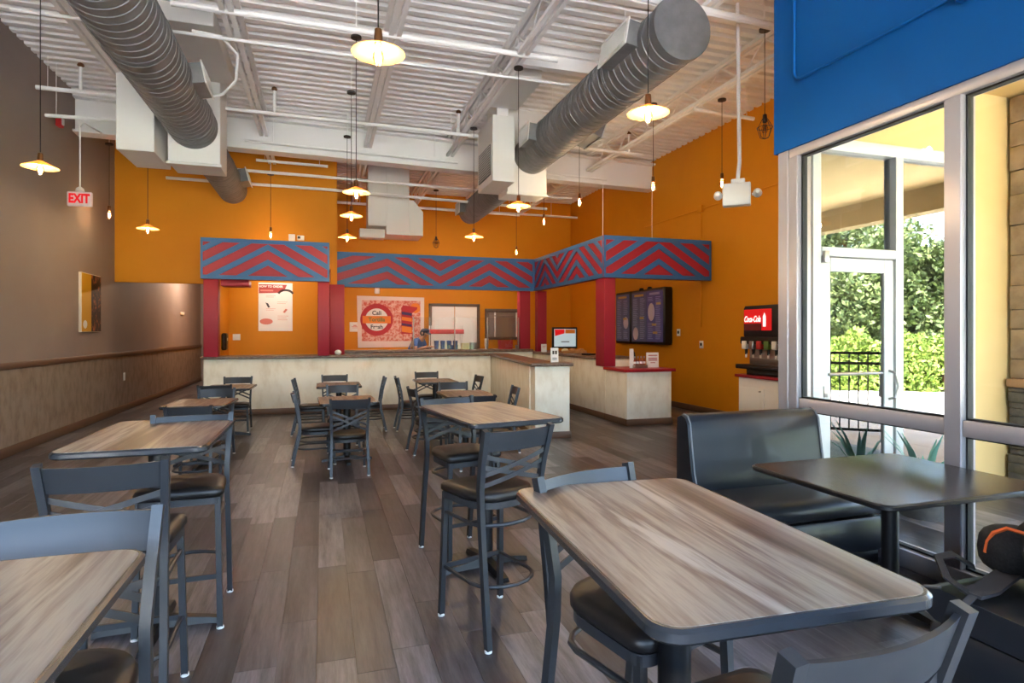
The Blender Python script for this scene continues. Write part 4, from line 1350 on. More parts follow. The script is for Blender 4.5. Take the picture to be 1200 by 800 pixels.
dl = thing('corridor_downlight', 'small recessed lamp in the corridor ceiling', 'lamp', (-2.9, 18.6, 3.575))
MB().lathe([(0.1, 0.03), (0.1, 0), (0.08, -0.005), (0.075, 0.02)], 20, cap=False).build('ring', 'plastic_white', dl)
MB().lathe([(0.075, 0.02), (0.075, 0.025)], 20).build('lens', 'filament', dl)
lamp_light(dl, -0.08, 26)

def added_strip_light(label, x, y, z, ln, es, ym):  # added fixtures, hidden from the camera, that brighten the serving line and recess
    t = thing('added_strip_light', label, 'lamp', (x, y, z))
    MB().bbox((-ln / 2, -0.06, 0), (ln / 2, 0.06, 0.05), 0.008).build('housing', 'plastic_white', t)
    MB().tube([(-ln / 2 + 0.03, 0, -0.02), (ln / 2 - 0.03, 0, -0.02)], 0.018, 10).build('tube', es, t)
    for s in (-1, 1):
        MB().bbox((s * ln * 0.4 - 0.02, -0.2 if ym < 0.05 else -0.06, 0.0), (s * ln * 0.4 + 0.02, ym, 0.03), 0.004).build('bracket', 'plastic_white', t)
mat('tube_glow', rgb(255, 244, 226), 0.5, emit=rgb(255, 240, 220), es=14.0)
added_strip_light('added unseen strip light brightening the food line behind the middle soffit', 1.5, 14.0, 3.1, 1.8, 'tube_glow', 0.02)
added_strip_light('added unseen strip light brightening the right part of the serving line', 3.6, 14.0, 3.1, 1.8, 'tube_glow', 0.02)
added_strip_light('added unseen strip light brightening the recess under its ceiling', -1.0, 14.0, 2.895, 0.9, 'tube_glow', 0.06)

# ------------------------------------------------------------------ chairs and stools
def seat_outline(w, d, n=6):
    pts = []
    rf, rb = 0.05, 0.15
    for (sx, sy, a0, r, ww) in ((1, 1, 0, rf, w), (-1, 1, 90, rf, w), (-1, -1, 180, rb, w * 0.94), (1, -1, 270, rb, w * 0.94)):
        for k in range(n + 1):
            a = R(a0 + 90 * k / n)
            pts.append((sx * (ww / 2 - r) + r * cos(a), sy * (d / 2 - r) + r * sin(a)))
    return pts

def make_chair(name, label, group, hs, ht, zring):
    t = thing(name, label, 'stool' if hs > 0.6 else 'chair', (0, 0, 0), 0, group)
    w, d = 0.43, 0.42
    ol = seat_outline(w, d)
    def ring(s, z):
        return [(x * s, y * s, z) for x, y in ol]
    MB().loft([ring(0.93, hs - 0.055), ring(1.0, hs - 0.042), ring(1.0, hs - 0.02), ring(0.96, hs - 0.005), ring(0.8, hs + 0.004), ring(0.3, hs + 0.008)]).build('seat', 'vinyl', t, smooth=60)
    MB().loft([ring(0.95, hs - 0.09), ring(0.95, hs - 0.056)]).build('seat_frame', 'frame_metal', t)
    fm = 'frame_metal'
    for s in (-1, 1):
        lg = MB().tube([(s * 0.185, 0.172, hs - 0.06), (s * 0.2, 0.195, 0.012)], 0, flat=(0.028, 0.028)).build('leg', fm, t)
        MB().lathe([(0.014, 0), (0.019, 0.002), (0.019, 0.014), (0.012, 0.016)], 10, (s * 0.2, 0.195, 0)).build('foot_glide', 'plastic_white', lg)
        p = [(s * 0.2, -0.285, 0.012), (s * 0.198, -0.245, hs * 0.45), (s * 0.192, -0.205, hs - 0.1), (s * 0.192, -0.2, hs + 0.03), (s * 0.198, -0.222, hs + (ht - hs) * 0.45), (s * 0.208, -0.275, ht)]
        pst = MB().tube(p, 0, flat=(0.028, 0.034)).build('back_post', fm, t)
        MB().lathe([(0.014, 0), (0.019, 0.002), (0.019, 0.014), (0.012, 0.016)], 10, (s * 0.2, -0.285, 0)).build('foot_glide', 'plastic_white', pst)
    # curved top rail
    def yb(z):
        f = (z - hs) / (ht - hs)
        return -0.2 - 0.075 * f ** 1.6
    rings = []
    for k in range(11):
        x = -0.2 + 0.4 * k / 10
        bow = -0.035 * (1 - (x / 0.2) ** 2)
        za, zb = ht - 0.115, ht - 0.012
        rings.append([(x, yb(za) + bow - 0.006, za), (x, yb(za) + bow + 0.006, za), (x, yb(zb) + bow + 0.006, zb), (x, yb(zb) + bow - 0.006, zb)])
    MB().loft(rings).build('top_rail', fm, t)
    zlo, zhi = hs + 0.045, ht - 0.14
    for s in (-1, 1):
        for o in (0.0, 0.055):
            pts = []
            for k in range(9):
                u = k / 8
                x = s * (-0.19 + 0.38 * u)
                z = zhi - o - (zhi - zlo - 0.055) * u
                pts.append((x, yb(z) - 0.03 * (1 - (x / 0.2) ** 2) + s * 0.004, z))
            m_ = MB()
            rr = []
            for (x, y, z) in pts:
                rr.append([(x, y - 0.003, z - 0.012), (x, y + 0.003, z - 0.012), (x, y + 0.003, z + 0.012), (x, y - 0.003, z + 0.012)])
            m_.loft(rr).build('cross_strap', fm, t)
    # footrest: front bar and bowed ring round the back
    MB().bar((-0.19, 0.185, zring), (0.19, 0.185, zring), 0.014, 0.026).build('front_bar', fm, t)
    def u_ring(z, yfront, bulge):
        pts = [(-0.188, yfront, z), (-0.185, 0.0, z)]
        for k in range(9):
            a = R(180 + 180 * k / 8)
            pts.append((0.185 * cos(a), -0.1 + bulge * sin(a), z))
        pts += [(0.185, 0.0, z), (0.188, yfront, z)]
        return MB().tube(pts, 0.011, 8)
    u_ring(zring, 0.18, 0.15).build('foot_ring', fm, t)
    u_ring(hs - 0.17, 0.17, 0.12).build('brace_ring', fm, t)
    return t

stool0 = make_chair('bar_stool', '', 'cross back bar stools at the high tables', 0.76, 1.1, 0.28)
ST = [
    (0.885, 3.19, 18, 'grey bar stool with whole crossed back in view at the middle high table'),
    (0.96, 4.19, 194, 'bar stool at the far end of the middle high table facing the camera'),
    (0.965, 1.68, 196, 'bar stool with black seat showing left of the big near table'),
    (0.85, 1.02, 6, 'bar stool nearest the camera with curved grey back at the right bottom'),
    (-0.80, 2.89, 2, 'bar stool with crossed back before the left high table'),
    (-0.73, 3.72, 182, 'bar stool at the far end of the left high table with brown sheen seat'),
    (-0.64, 1.63, 182, 'bar stool with wide pale back rail behind the bottom left table'),
]
for k, (x, y, a, lab) in enumerate(ST):
    o = stool0 if k == 0 else copy_tree(stool0)
    o.location = (x, y, 0)
    o.rotation_euler = (0, 0, R(a))
    o['label'] = lab

chair0 = make_chair('dining_chair', '', 'cross back dining chairs at the low tables', 0.455, 0.865, 0.2)
CH = [
    (0.28, 7.08, 2, 'black dining chair in front of the reddish centre table with its back to the camera'),
    (-0.06, 7.7, -88, 'dining chair pushed in on the left side of the reddish centre table'),
    (0.27, 8.42, 181, 'dining chair with light reflecting back beyond the reddish centre table'),
    (-0.16, 9.95, -92, 'dining chair at the left side of the rear centre table by the counter'),
    (0.2, 10.52, 180, 'dining chair at the counter side of the rear centre table'),
    (0.7, 10.0, 88, 'dining chair seen sideways at the right side of the rear centre table'),
    (1.43, 9.92, -90, 'dining chair seen sideways left of the rear right table'),
    (1.85, 10.84, 180, 'dining chair at the counter side of the rear right table'),
    (2.27, 9.85, 92, 'dining chair at the right side of the rear right table near the counter corner'),
    (1.39, 7.95, -84, 'dining chair left of the table just beyond the middle high table'),
    (1.84, 8.42, 180, 'dining chair with bright back beyond the table behind the middle high table'),
    (2.22, 7.72, 84, 'dining chair beside the beige wing wall'),
    (1.70, 6.98, 2, 'dark dining chair back showing just above the middle high table'),
    (-1.25, 6.88, -4, 'dark dining chair just beyond the left high table'),
    (-1.32, 8.32, 178, 'dining chair between the two low tables on the left'),
    (-1.44, 9.44, 2, 'dining chair partly hidden near the left end of the counter'),
    (-1.33, 10.52, 180, 'dining chair standing against the left end of the long counter'),
]
for k, (x, y, a, lab) in enumerate(CH):
    o = chair0 if k == 0 else copy_tree(chair0)
    o.location = (x, y, 0)
    o.rotation_euler = (0, 0, R(a))
    o['label'] = lab

# ------------------------------------------------------------------ tables
def make_table(name, label, group, w, d, h, arm=0.3, top='laminate', edge='table_edge', rr=0.06, tk=0.032):
    t = thing(name, label, 'table', (0, 0, 0), 0, group)
    o1 = rrect(w, d, rr)
    def ring(dx, z):
        return [(x * (1 - 2 * dx / w), y * (1 - 2 * dx / d), z) for x, y in o1]
    MB().loft([ring(0.006, h - tk), ring(0, h - tk + 0.007), ring(0, h - 0.008), ring(0.006, h - 0.001), ring(0.012, h - 0.001)]).build('edge_band', edge, t)
    MB().loft([ring(0.011, h - 0.004), ring(0.0115, h)], cap=True).build('table_top', top, t)
    bm_ = 'black_metal'
    MB().lathe([(0.045, 0.05), (0.045, h - tk - 0.02)], 18).build('column', bm_, t)
    for k in range(4):
        a = k * PI / 2
        c, s = cos(a), sin(a)
        MB().loft([[(c * q - s * p_, s * q + c * p_, z) for (p_, z) in ((-wd2, zz0), (wd2, zz0), (wd2 * 0.7, zz1), (-wd2 * 0.7, zz1))] for (q, wd2, zz0, zz1) in ((0.02, 0.04, 0.018, 0.075), (arm - 0.05, 0.032, 0.012, 0.04), (arm, 0.028, 0.002, 0.03))]).build('base_arm', bm_, t)
        MB().bar((c * 0.03, s * 0.03, h - tk - 0.012), (c * min(0.24, w * 0.36), s * min(0.24, w * 0.36), h - tk - 0.012), 0.04, 0.02).build('top_bracket', bm_, t)
    return t
def place_tables(t0, lst):
    for k, (x, y, a, lab) in enumerate(lst):
        o = t0 if k == 0 else copy_tree(t0)
        o.location = (x, y, 0)
        o.rotation_euler = (0, 0, R(a))
        o['label'] = lab
place_tables(make_table('high_table', '', 'high tables with striped wood tops', 0.645, 1.03, 1.055, 0.3), [
    (0.915, 1.42, -3, 'large striped wood high table nearest the camera at right'),
    (1.06, 3.92, 9, 'striped wood high table in the middle of the room'),
    (-0.84, 3.62, 0, 'striped wood high table at left with dark edge'),
    (-0.73, 1.18, 0, 'high table cut by the bottom left corner of the picture'),
])
place_tables(make_table('dining_table', '', 'low dining tables with wood tops', 0.68, 0.86, 0.76, 0.3), [
    (0.29, 7.7, 2, 'low dining table with reddish top in the centre of the room'),
    (0.25, 10.0, 0, 'low dining table behind the centre one next to the counter'),
    (1.87, 8.0, 0, 'low dining table just beyond the middle high table'),
    (1.87, 10.32, 0, 'low dining table in the corner of the counter and wing wall'),
    (-1.38, 7.92, -4, 'low dining table beyond the left high table'),
    (-1.36, 10.08, -2, 'low dining table at the left end of the counter'),
])
bt = make_table('booth_table', 'dark brown booth table by the storefront window', None, 1.2, 0.98, 0.76, 0.3, 'dark_top', 'black_metal', 0.07, 0.03)
bt.location = (3.15, 2.65, 0)

# ------------------------------------------------------------------ booth benches
def bench(label, x, y, rot):
    t = thing('booth_bench', label, 'booth', (x, y, 0), rot)
    w = 1.18
    MB().bbox((-w / 2, -0.28, 0.0), (w / 2, 0.3, 0.1), 0.01).build('kick_base', 'plastic_black', t)
    MB().bbox((-w / 2, -0.3, 0.1), (w / 2, 0.33, 0.33), 0.02).build('seat_box', 'booth_vinyl', t)
    # seat cushion
    def prof_loft(pf, xa, xb):
        m_ = MB()
        rs = []
        for (xx, s) in ((xa, 0.9), (xa + 0.03, 1.0), (xb - 0.03, 1.0), (xb, 0.9)):
            cy = sum(p[0] for p in pf) / len(pf)
            cz = sum(p[1] for p in pf) / len(pf)
            rs.append([(xx, cy + (p[0] - cy) * (1 - (1 - s) * 0.4), cz + (p[1] - cz) * (1 - (1 - s) * 0.4)) for p in pf])
        return m_.loft(rs)
    sp = [(-0.3, 0.34), (0.3, 0.34), (0.355, 0.37), (0.37, 0.42), (0.35, 0.465), (0.28, 0.485), (-0.1, 0.475), (-0.3, 0.47)]
    prof_loft(sp, -w / 2, w / 2).build('seat_cushion', 'booth_vinyl', t, smooth=50)
    bp = [(-0.32, 0.12), (-0.12, 0.45), (-0.17, 0.6), (-0.2, 0.8), (-0.22, 0.94), (-0.25, 0.985), (-0.3, 1.0), (-0.35, 0.98), (-0.36, 0.9), (-0.36, 0.12)]
    prof_loft(bp, -w / 2, w / 2).build('back_cushion', 'booth_vinyl', t, smooth=50)
    for s in (-1, 1):
        MB().tube([(s * (w / 2 - 0.02), p[0] + 0.004, p[1]) for p in bp[1:7]], 0.006, 6).build('piping', 'piping', t)
        MB().tube([(s * (w / 2 - 0.02), p[0] + 0.003, p[1]) for p in sp[1:6]], 0.006, 6).build('piping', 'piping', t)
    return t
bench('black vinyl booth bench with high back beyond the dark table', 3.07, 3.46, R(180))
bench('black vinyl booth bench in the near right corner carrying the backpack', 3.12, 1.62, 0)

# ------------------------------------------------------------------ backpack on the near bench
bp_ = thing('backpack', 'black backpack with orange zip trim lying on the near booth bench', 'bag', (3.02, 1.72, 0.49), R(-20))
def blob(c, s, n=14, m=9, e=2.6):
    rings = []
    for i in range(m):
        v = -PI / 2 + PI * (i + 0.5) / m
        rz = sin(v)
        rr = cos(v)
        ring = []
        for k in range(n):
            a = 2 * PI * k / n
            def se(q): return math.copysign(abs(q) ** (2 / e), q)
            ring.append((c[0] + s[0] * se(cos(a)) * se(rr), c[1] + s[1] * se(sin(a)) * se(rr), c[2] + s[2] * se(rz)))
        rings.append(ring)
    return MB().loft(rings)
blob((0.1, 0.0, 0.15), (0.27, 0.19, 0.15)).build('main_compartment', 'fabric_black', bp_, smooth=60)
blob((0.12, 0.02, 0.3), (0.2, 0.13, 0.06)).build('top_lid', 'fabric_black', bp_, smooth=60)
blob((-0.12, 0.12, 0.12), (0.12, 0.12, 0.11)).build('front_pocket', 'fabric_black', bp_, smooth=60)
MB().tube([(-0.238, 0.12, 0.11), (-0.232, 0.115, 0.16), (-0.218, 0.1, 0.205), (-0.19, 0.06, 0.238), (-0.165, 0.0, 0.236), (-0.13, -0.1, 0.21), (-0.08, -0.19, 0.16)], 0.0, flat=(0.012, 0.012)).build('orange_trim', 'zip_orange', bp_)
MB().tube([(-0.12, 0.1, 0.05), (-0.25, 0.02, 0.03), (-0.36, -0.06, 0.02), (-0.46, -0.1, 0.015)], 0, flat=(0.09, 0.014)).build('shoulder_strap', 'strap_grey', bp_)
MB().tube([(-0.46, -0.1, 0.015), (-0.5, -0.02, 0.05), (-0.47, 0.08, 0.1), (-0.38, 0.12, 0.1), (-0.3, 0.1, 0.05)], 0, flat=(0.035, 0.008)).build('strap_loop', 'fabric_black', bp_)
MB().tube([(-0.44, -0.1, 0.015), (-0.52, -0.16, 0.0), (-0.56, -0.2, -0.03), (-0.575, -0.21, -0.1)], 0, flat=(0.03, 0.006)).build('loose_strap', 'strap_grey', bp_)
MB().tube([(-0.1, -0.19, 0.16), (-0.16, -0.27, 0.1), (-0.2, -0.3, 0.04), (-0.12, -0.34, 0.02)], 0, flat=(0.06, 0.012)).build('waist_strap', 'strap_grey', bp_)

# ------------------------------------------------------------------ things on the counters
t, fn = sheet('sign_card', 'white card standing on the wing wall end', 'card', (3.42, 8.62, ZCAP), 0.125, 0.22, [(0.2, 0.45, 0.55, 0.8), (0.55, 0.8, 0.55, 0.8), (0.2, 0.8, 0.25, 0.3), (0.2, 0.8, 0.15, 0.19)], lm='print_dark', thick=0.02)
sheet('sign_card', 'small white card standing beside the wooden bread tray', 'card', (4.97, 13.2, ZCAP), 0.13, 0.19, [(0.2, 0.8, 0.7, 0.76), (0.2, 0.7, 0.5, 0.54)], thick=0.03)
sheet('sign_card', 'white notice card with red print at the right end of the red counter', 'card', (5.66, 9.5, 0.965), 0.24, 0.27, [(0.12, 0.88, 0.78, 0.84), (0.12, 0.88, 0.58, 0.64), (0.12, 0.88, 0.46, 0.52), (0.3, 0.7, 0.3, 0.34)], lm='print_red', thick=0.03)
nb = thing('card_holder', 'folded white and black card at the left of the red counter', 'card', (5.2, 9.48, 0.965))
MB().prism([(0.0, 0), (0.09, 0), (0.075, 0.34), (0.0, 0.34)], lambda u, v, tt: Vector((u, tt, v)), 0, 0.012).build('white_leaf', 'paper', nb)
MB().prism([(0.09, 0), (0.17, 0), (0.1, 0.28), (0.078, 0.3)], lambda u, v, tt: Vector((u, tt, v)), 0, 0.012).build('black_leaf', 'plastic_black', nb)
sb = thing('sauce_caddy', 'clear caddy holding a row of sauce bottles on the red counter', 'caddy', (5.36, 9.45, 0.965))
MB().bbox((-0.1, -0.05, 0), (0.16, 0.08, 0.05), 0.004).build('tray', 'steel', sb)
for k in range(4):
    s = thing('sauce_bottle', ('leftmost of the four small sauce bottles in the caddy', 'second from left of the four sauce bottles in the caddy', 'third from left of the four sauce bottles in the caddy', 'rightmost of the four sauce bottles in the caddy')[k], 'bottle', (5.295 + k * 0.062, 9.465, 1.016), 0, 'sauce bottles in the caddy')
    MB().lathe([(0.022, 0), (0.025, 0.01), (0.025, 0.07), (0.011, 0.1), (0.01, 0.125)], 14).build('body', 'bottle_sauce', s)
    MB().lathe([(0.0252, 0.018), (0.0256, 0.019), (0.0256, 0.06), (0.0252, 0.061)], 14).build('sticker', 'print_white', s)
    MB().lathe([(0.012, 0.122), (0.012, 0.15), (0.008, 0.155)], 12).build('cap', 'steel', s)
nd = thing('napkin_ball', 'crumpled white napkin on the counter beside the crimson post', 'napkin', (0.3, 12.62, ZCAP))
blob((0, 0, 0.055), (0.07, 0.06, 0.055), 10, 7, 2).build('napkin', 'paper', nd, smooth=20)

# order point
pos = thing('order_screen', 'black framed order screen with red banner on the order counter', 'screen', (5.26, 12.6, ZCAP))
MB().bbox((-0.16, -0.1, 0), (0.16, 0.12, 0.03), 0.01).build('base', 'plastic_black', pos)
MB().bbox((-0.04, 0.02, 0.03), (0.04, 0.06, 0.2), 0.006).build('stem', 'plastic_black', pos)
MB().bbox((-0.31, -0.02, 0.1), (0.3, 0.04, 0.58), 0.012).build('frame', 'plastic_black', pos)
MB().box((-0.27, -0.024, 0.14), (0.26, -0.018, 0.54)).build('screen', 'screen', pos)
MB().prism([(-0.25, 0.38), (-0.02, 0.44), (-0.02, 0.53), (-0.26, 0.53)], lambda u, v, tt: Vector((u, tt, v)), -0.024, -0.027).build('red_mark', 'screen_red', pos)
MB().box((-0.0, -0.027, 0.44), (0.24, -0.023, 0.53)).build('food_strip', 'print_orange', pos)
MB().box((-0.1, -0.027, 0.24), (0.1, -0.023, 0.26)).build('text_strip', 'print_dark', pos)
bd = thing('bread_tray', 'wooden tray with loaves in front of the order screen', 'tray', (5.3, 12.25, ZCAP))
MB().bbox((-0.28, -0.1, 0), (0.3, 0.12, 0.02), 0.005).build('board', 'wood_board', bd)
for s in (-1, 1):
    MB().bbox((-0.28, s * 0.1 - 0.012 + 0.01, 0.02), (0.3, s * 0.1 + 0.012 + 0.01, 0.06), 0.005).build('rim', 'wood_board', bd)
for k in range(3):
    l = thing('bread_loaf', ('left golden loaf on the wooden tray', 'middle golden loaf on the wooden tray', 'right golden loaf on the wooden tray')[k], 'bread', (5.12 + k * 0.19, 12.26, ZCAP + 0.02), 0, 'loaves on the wooden tray')
    blob((0, 0, 0.045), (0.085, 0.065, 0.045), 12, 7, 2).build('crust', 'cream' if k == 0 else 'wood_board', l, smooth=60)
kb = thing('card_reader', 'dark card reader lying on the order counter', 'card reader', (5.2, 11.2, ZCAP), R(10))
MB().bbox((-0.1, -0.12, 0), (0.1, 0.12, 0.03), 0.01).build('body', 'plastic_black', kb)
MB().bbox((-0.07, 0.0, 0.03), (0.07, 0.1, 0.034), 0.003).build('display', 'menu_slate', kb)
ps = thing('plexi_stand', 'bent clear plastic menu stand on the order counter', 'stand', (5.25, 10.75, ZCAP))
MB().bbox((-0.1, -0.06, 0), (0.12, 0.08, 0.012), 0.004).build('foot', 'steel', ps)
MB().prism([(0.0, 0.01), (0.012, 0.01), (0.09, 0.3), (0.075, 0.3)], lambda u, v, tt: Vector((u, tt, v)), -0.06, 0.08).build('leaf', 'paper', ps)

# food line behind the guard
def crate(label, x, y, z, w, d, h, m, name='food_bin', cat='container', lid=None):
    t = thing(name, label, cat, (x, y, z))
    k = MB()
    o_, i_ = rrect(w, d, 0.02, 3), rrect(w - 0.016, d - 0.016, 0.014, 3)
    k.loft([[(a * 0.94, b * 0.94, 0) for a, b in o_], [(a, b, h) for a, b in o_], [(a, b, h) for a, b in i_], [(a * 0.94, b * 0.94, 0.01) for a, b in i_]])
    k.build('tub', m, t)
    if lid:
        MB().bbox((-w / 2 - 0.01, -d / 2 - 0.01, h), (w / 2 + 0.01, d / 2 + 0.01, h + 0.02), 0.006).build('lid', lid, t)
    return t
ZC2 = 1.19
crate('dark blue bin low behind the guard beside the person', 3.0, 14.15, ZC2, 0.2, 0.2, 0.1, 'box_blue')
crate('cream tub with red patch behind the guard', 3.28, 14.1, ZC2, 0.18, 0.18, 0.15, 'cream')
crate('tall steel container behind the guard', 3.5, 14.15, ZC2, 0.16, 0.18, 0.16, 'steel')
crate('red basket right behind the guard', 4.3, 14.1, ZC2, 0.34, 0.22, 0.22, 'box_red')
crate('small steel tub at the right of the red basket', 4.62, 14.0, ZC2, 0.16, 0.16, 0.1, 'steel')
cs = thing('cup_stack', 'leaning stack of white cups behind the guard', 'cups', (3.82, 14.1, ZC2))
MB().lathe([(0.035, 0), (0.048, 0.1), (0.05, 0.11), (0.05, 0.2), (0.052, 0.21)], 14).build('lower_cups', 'paper', cs)
MB().lathe([(0.05, 0.21), (0.053, 0.25), (0.05, 0.26)], 14).build('upper_cups', 'paper', cs)
st = thing('serving_stand', 'white wire stand with red shelf of blue cups behind the guard', 'rack', (3.15, 15.75, 1.0))
for x in (-0.42, 0.42):
    for y in (-0.15, 0.15):
        MB().tube([(x, y, 0), (x, y, 0.78)], 0.015, 8).build('rack_post', 'white_metal', st)
MB().bbox((-0.45, -0.18, 0.56), (0.45, 0.18, 0.68), 0.01).build('red_shelf', 'box_red', st)
MB().bbox((-0.45, -0.18, 0.1), (0.45, 0.18, 0.13), 0.006).build('lower_shelf', 'white_metal', st)
for k in range(4):
    c = thing('blue_cup', ('leftmost blue cup on the white wire stand', 'second blue cup from left on the white wire stand', 'third blue cup from left on the white wire stand', 'rightmost blue cup on the white wire stand')[k], 'cup', (2.88 + k * 0.17, 15.71, 1.13), 0, 'blue cups on the wire stand')
    MB().lathe([(0.05, 0), (0.065, 0.24), (0.068, 0.25), (0.06, 0.25), (0.05, 0.02)], 14).build('cup', 'box_blue', c)
pb = thing('prep_table', 'steel prep table behind the serving counter', 'table', (2.9, 15.75, 0))
MB().bbox((-1.9, -0.3, 0.96), (1.9, 0.3, 1.0), 0.006).build('top', 'steel', pb)
for x in (-1.8, 1.8):
    for y in (-0.25, 0.25):
        MB().tube([(x, y, 0), (x, y, 0.96)], 0.02, 8).build('leg', 'steel', pb)

# ------------------------------------------------------------------ person behind the counter
def skin_body(name, m, verts, edges, radii, parent, sub=2, root=0):
    me = bpy.data.meshes.new(name)
    me.from_pydata(verts, edges, [])
    o = bpy.data.objects.new(name, me)
    COL.objects.link(o)
    sk = o.modifiers.new('skin', 'SKIN')
    sk.use_smooth_shade = True
    sl_ = me.skin_vertices[0].data
    for i, r in enumerate(radii):
        sl_[i].radius = (r, r) if isinstance(r, (int, float)) else r
        sl_[i].use_root = (i == root)
    if sub:
        sb_ = o.modifiers.new('sub', 'SUBSURF')
        sb_.levels = sub
        sb_.render_levels = sub
    me.materials.append(M[m])
    o.parent = parent
    return o

# stands behind the serving counter, bending forward with both hands at the counter top; local -Y is toward the room
pe = thing('person', 'person in blue shirt and dark cap bending over the serving counter', 'person', (2.16, 14.98, 0), R(48))
# joints
J = {}
V = []
E = []
RA = []
def jn(n, p, r, par=None):
    J[n] = len(V)
    V.append(p)
    RA.append(r)
    if par is not None:
        E.append((J[par], J[n]))
jn('pelvis', (0, 0.12, 0.92), (0.15, 0.12))
jn('waist', (0, 0.06, 1.08), (0.135, 0.11), 'pelvis')
jn('chest', (0, -0.08, 1.28), (0.155, 0.12), 'waist')
jn('upper', (0, -0.18, 1.40), (0.13, 0.095), 'chest')
jn('neck', (0.0, -0.25, 1.455), 0.055, 'upper')
jn('head_base', (0.0, -0.3, 1.50), 0.062, 'neck')
jn('skull', (0.0, -0.33, 1.585), 0.092, 'head_base')
jn('crown', (0.0, -0.325, 1.64), 0.075, 'skull')
for s, n in ((-1, 'l'), (1, 'r')):
    jn('sh' + n, (s * 0.17, -0.17, 1.38), 0.062, 'upper')
    jn('el' + n, (s * 0.24, -0.24, 1.14) if s < 0 else (0.25, -0.22, 1.16), 0.046, 'sh' + n)
    jn('fo' + n, (s * 0.15, -0.36, 1.215), 0.038, 'el' + n)
    jn('wr' + n, (s * 0.06, -0.47, 1.245), 0.028, 'fo' + n)
    jn('pa' + n, (s * 0.03, -0.53, 1.25), (0.036, 0.02), 'wr' + n)
    jn('hip' + n, (s * 0.1, 0.12, 0.86), 0.095, 'pelvis')
    jn('kn' + n, (s * 0.11, 0.08, 0.48), 0.065, 'hip' + n)
    jn('ca' + n, (s * 0.11, 0.11, 0.34), 0.06, 'kn' + n)
    jn('an' + n, (s * 0.11, 0.12, 0.09), 0.042, 'ca' + n)
    jn('to' + n, (s * 0.13, -0.06, 0.045), 0.04, 'an' + n)
body = skin_body('body', 'skin', V, E, RA, pe)
# fingers
for s in (-1, 1):
    base = Vector((s * 0.03, -0.55, 1.25))
    for k, (ln, off) in enumerate(((0.055, -0.027), (0.065, -0.009), (0.06, 0.009), (0.048, 0.026))):
        p0 = base + Vector((off, 0.01, 0))
        p1 = p0 + Vector((-s * 0.006, -ln * 0.55, 0.004))
        p2 = p1 + Vector((-s * 0.004, -ln * 0.35, -0.012))
        p3 = p2 + Vector((0, -ln * 0.15, -0.014))
        MB().tube([p0, p1, p2, p3], [0.0095, 0.009, 0.008, 0.005], 7).build('finger', 'skin', pe)
    p0 = Vector((s * 0.03 - s * 0.03, -0.51, 1.25))
    MB().tube([p0, p0 + Vector((-s * 0.025, -0.025, 0.002)), p0 + Vector((-s * 0.03, -0.05, -0.004))], [0.011, 0.01, 0.006], 7).build('thumb', 'skin', pe)
# face: nose, eyes, mouth, ears (the head looks down toward the counter)
fd = Vector((0, -0.88, -0.47))
up_ = Vector((0, -0.47, 0.88))
hc = Vector((0.0, -0.335, 1.585))
MB().loft([[hc + fd * 0.085 + up_ * 0.02 + Vector((x, 0, 0)) for x in (-0.006, 0, 0.006)], [hc + fd * 0.118 + up_ * -0.02 + Vector((x, 0, 0)) for x in (-0.012, 0, 0.012)], [hc + fd * 0.09 + up_ * -0.028 + Vector((x, 0, 0)) for x in (-0.014, 0, 0.014)]], closed=True).build('nose', 'skin', pe, smooth=60)
for s in (-1, 1):
    blob(tuple(hc + fd * 0.084 + up_ * 0.012 + Vector((s * 0.032, 0, 0))), (0.013, 0.01, 0.009), 10, 7, 2).build('eye', 'eye_white', pe, smooth=60)
    blob(tuple(hc + up_ * -0.005 + Vector((s * 0.092, 0.005, 0))), (0.012, 0.022, 0.032), 10, 7, 2).build('ear', 'skin', pe, smooth=60)
blob(tuple(hc + fd * 0.086 - up_ * 0.052), (0.024, 0.008, 0.007), 10, 7, 2).build('mouth', 'lip', pe, smooth=60)
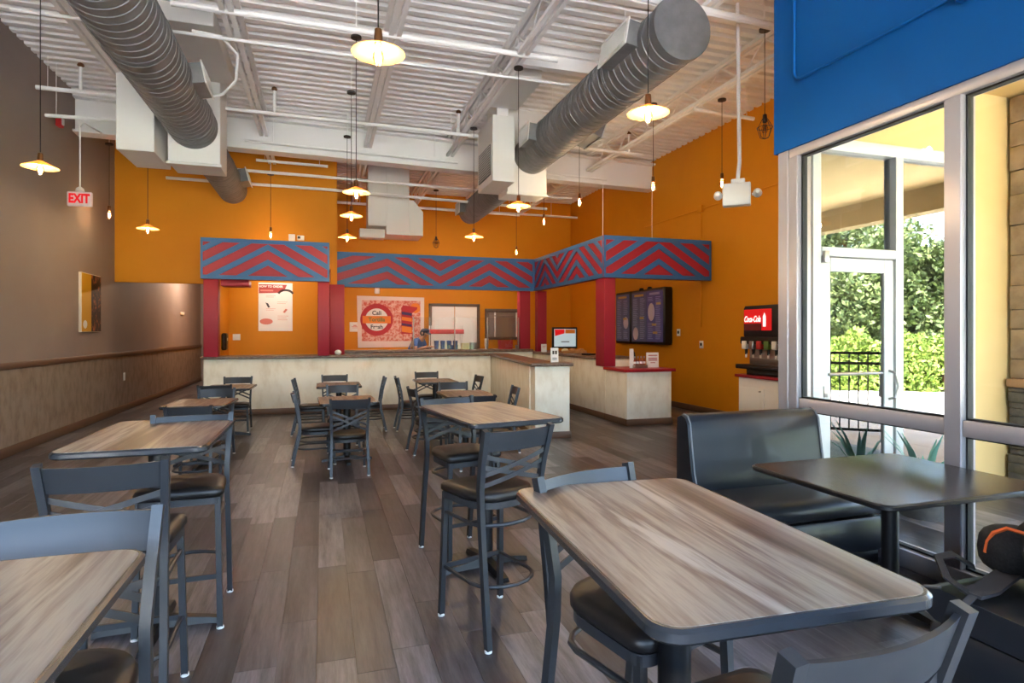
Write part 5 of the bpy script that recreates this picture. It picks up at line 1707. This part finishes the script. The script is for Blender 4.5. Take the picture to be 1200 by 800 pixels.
# hair and cap
blob((0.0, -0.305, 1.585), (0.098, 0.088, 0.088), 16, 9, 2.1).build('hair', 'hair_dark', pe, smooth=60)
blob(tuple(hc + up_ * 0.06 + Vector((0, 0.012, 0))), (0.102, 0.108, 0.06), 18, 9, 2.2).build('cap', 'cap_navy', pe, smooth=60)
MB().prism([(0.085 * cos(R(a)), 0.1 + 0.075 * sin(R(a))) for a in range(0, 181, 20)] + [(-0.085, 0.05), (0.085, 0.05)], lambda u, v, tt: hc + Vector((u, 0, 0)) + fd * v + up_ * (0.045 + tt), 0, 0.008).build('cap_brim', 'cap_navy', pe)
# clothing
def sub_skin(name, m, keys, grow, par):
    vs, rs, es = [], [], []
    idx = {}
    for (k, pos, r) in keys:
        idx[k] = len(vs)
        vs.append(pos)
        rs.append(r if not isinstance(r, tuple) else r)
    for a, b in par:
        es.append((idx[a], idx[b]))
    return skin_body(name, m, vs, es, rs, pe)
shirt = [('pelvis', V[J['pelvis']], (0.165, 0.135)), ('waist', V[J['waist']], (0.155, 0.13)), ('chest', V[J['chest']], (0.172, 0.138)), ('upper', V[J['upper']], (0.142, 0.105)), ('neck', (0, -0.225, 1.435), 0.066)]
par = [('pelvis', 'waist'), ('waist', 'chest'), ('chest', 'upper'), ('upper', 'neck')]
for n in 'lr':
    sh, el = Vector(V[J['sh' + n]]), Vector(V[J['el' + n]])
    shirt += [('sh' + n, tuple(sh), 0.078), ('sl' + n, tuple(sh.lerp(el, 0.62)), 0.07)]
    par += [('upper', 'sh' + n), ('sh' + n, 'sl' + n)]
sub_skin('shirt', 'shirt_blue', shirt, 0, par)
tr = [('pelvis', V[J['pelvis']], (0.16, 0.132))]
par = []
for n in 'lr':
    for k, r in (('hip', 0.108), ('kn', 0.078), ('ca', 0.072), ('an', 0.06)):
        tr.append((k + n, V[J[k + n]], r))
    par += [('pelvis', 'hip' + n), ('hip' + n, 'kn' + n), ('kn' + n, 'ca' + n), ('ca' + n, 'an' + n)]
sub_skin('trousers', 'trousers', tr, 0, par)
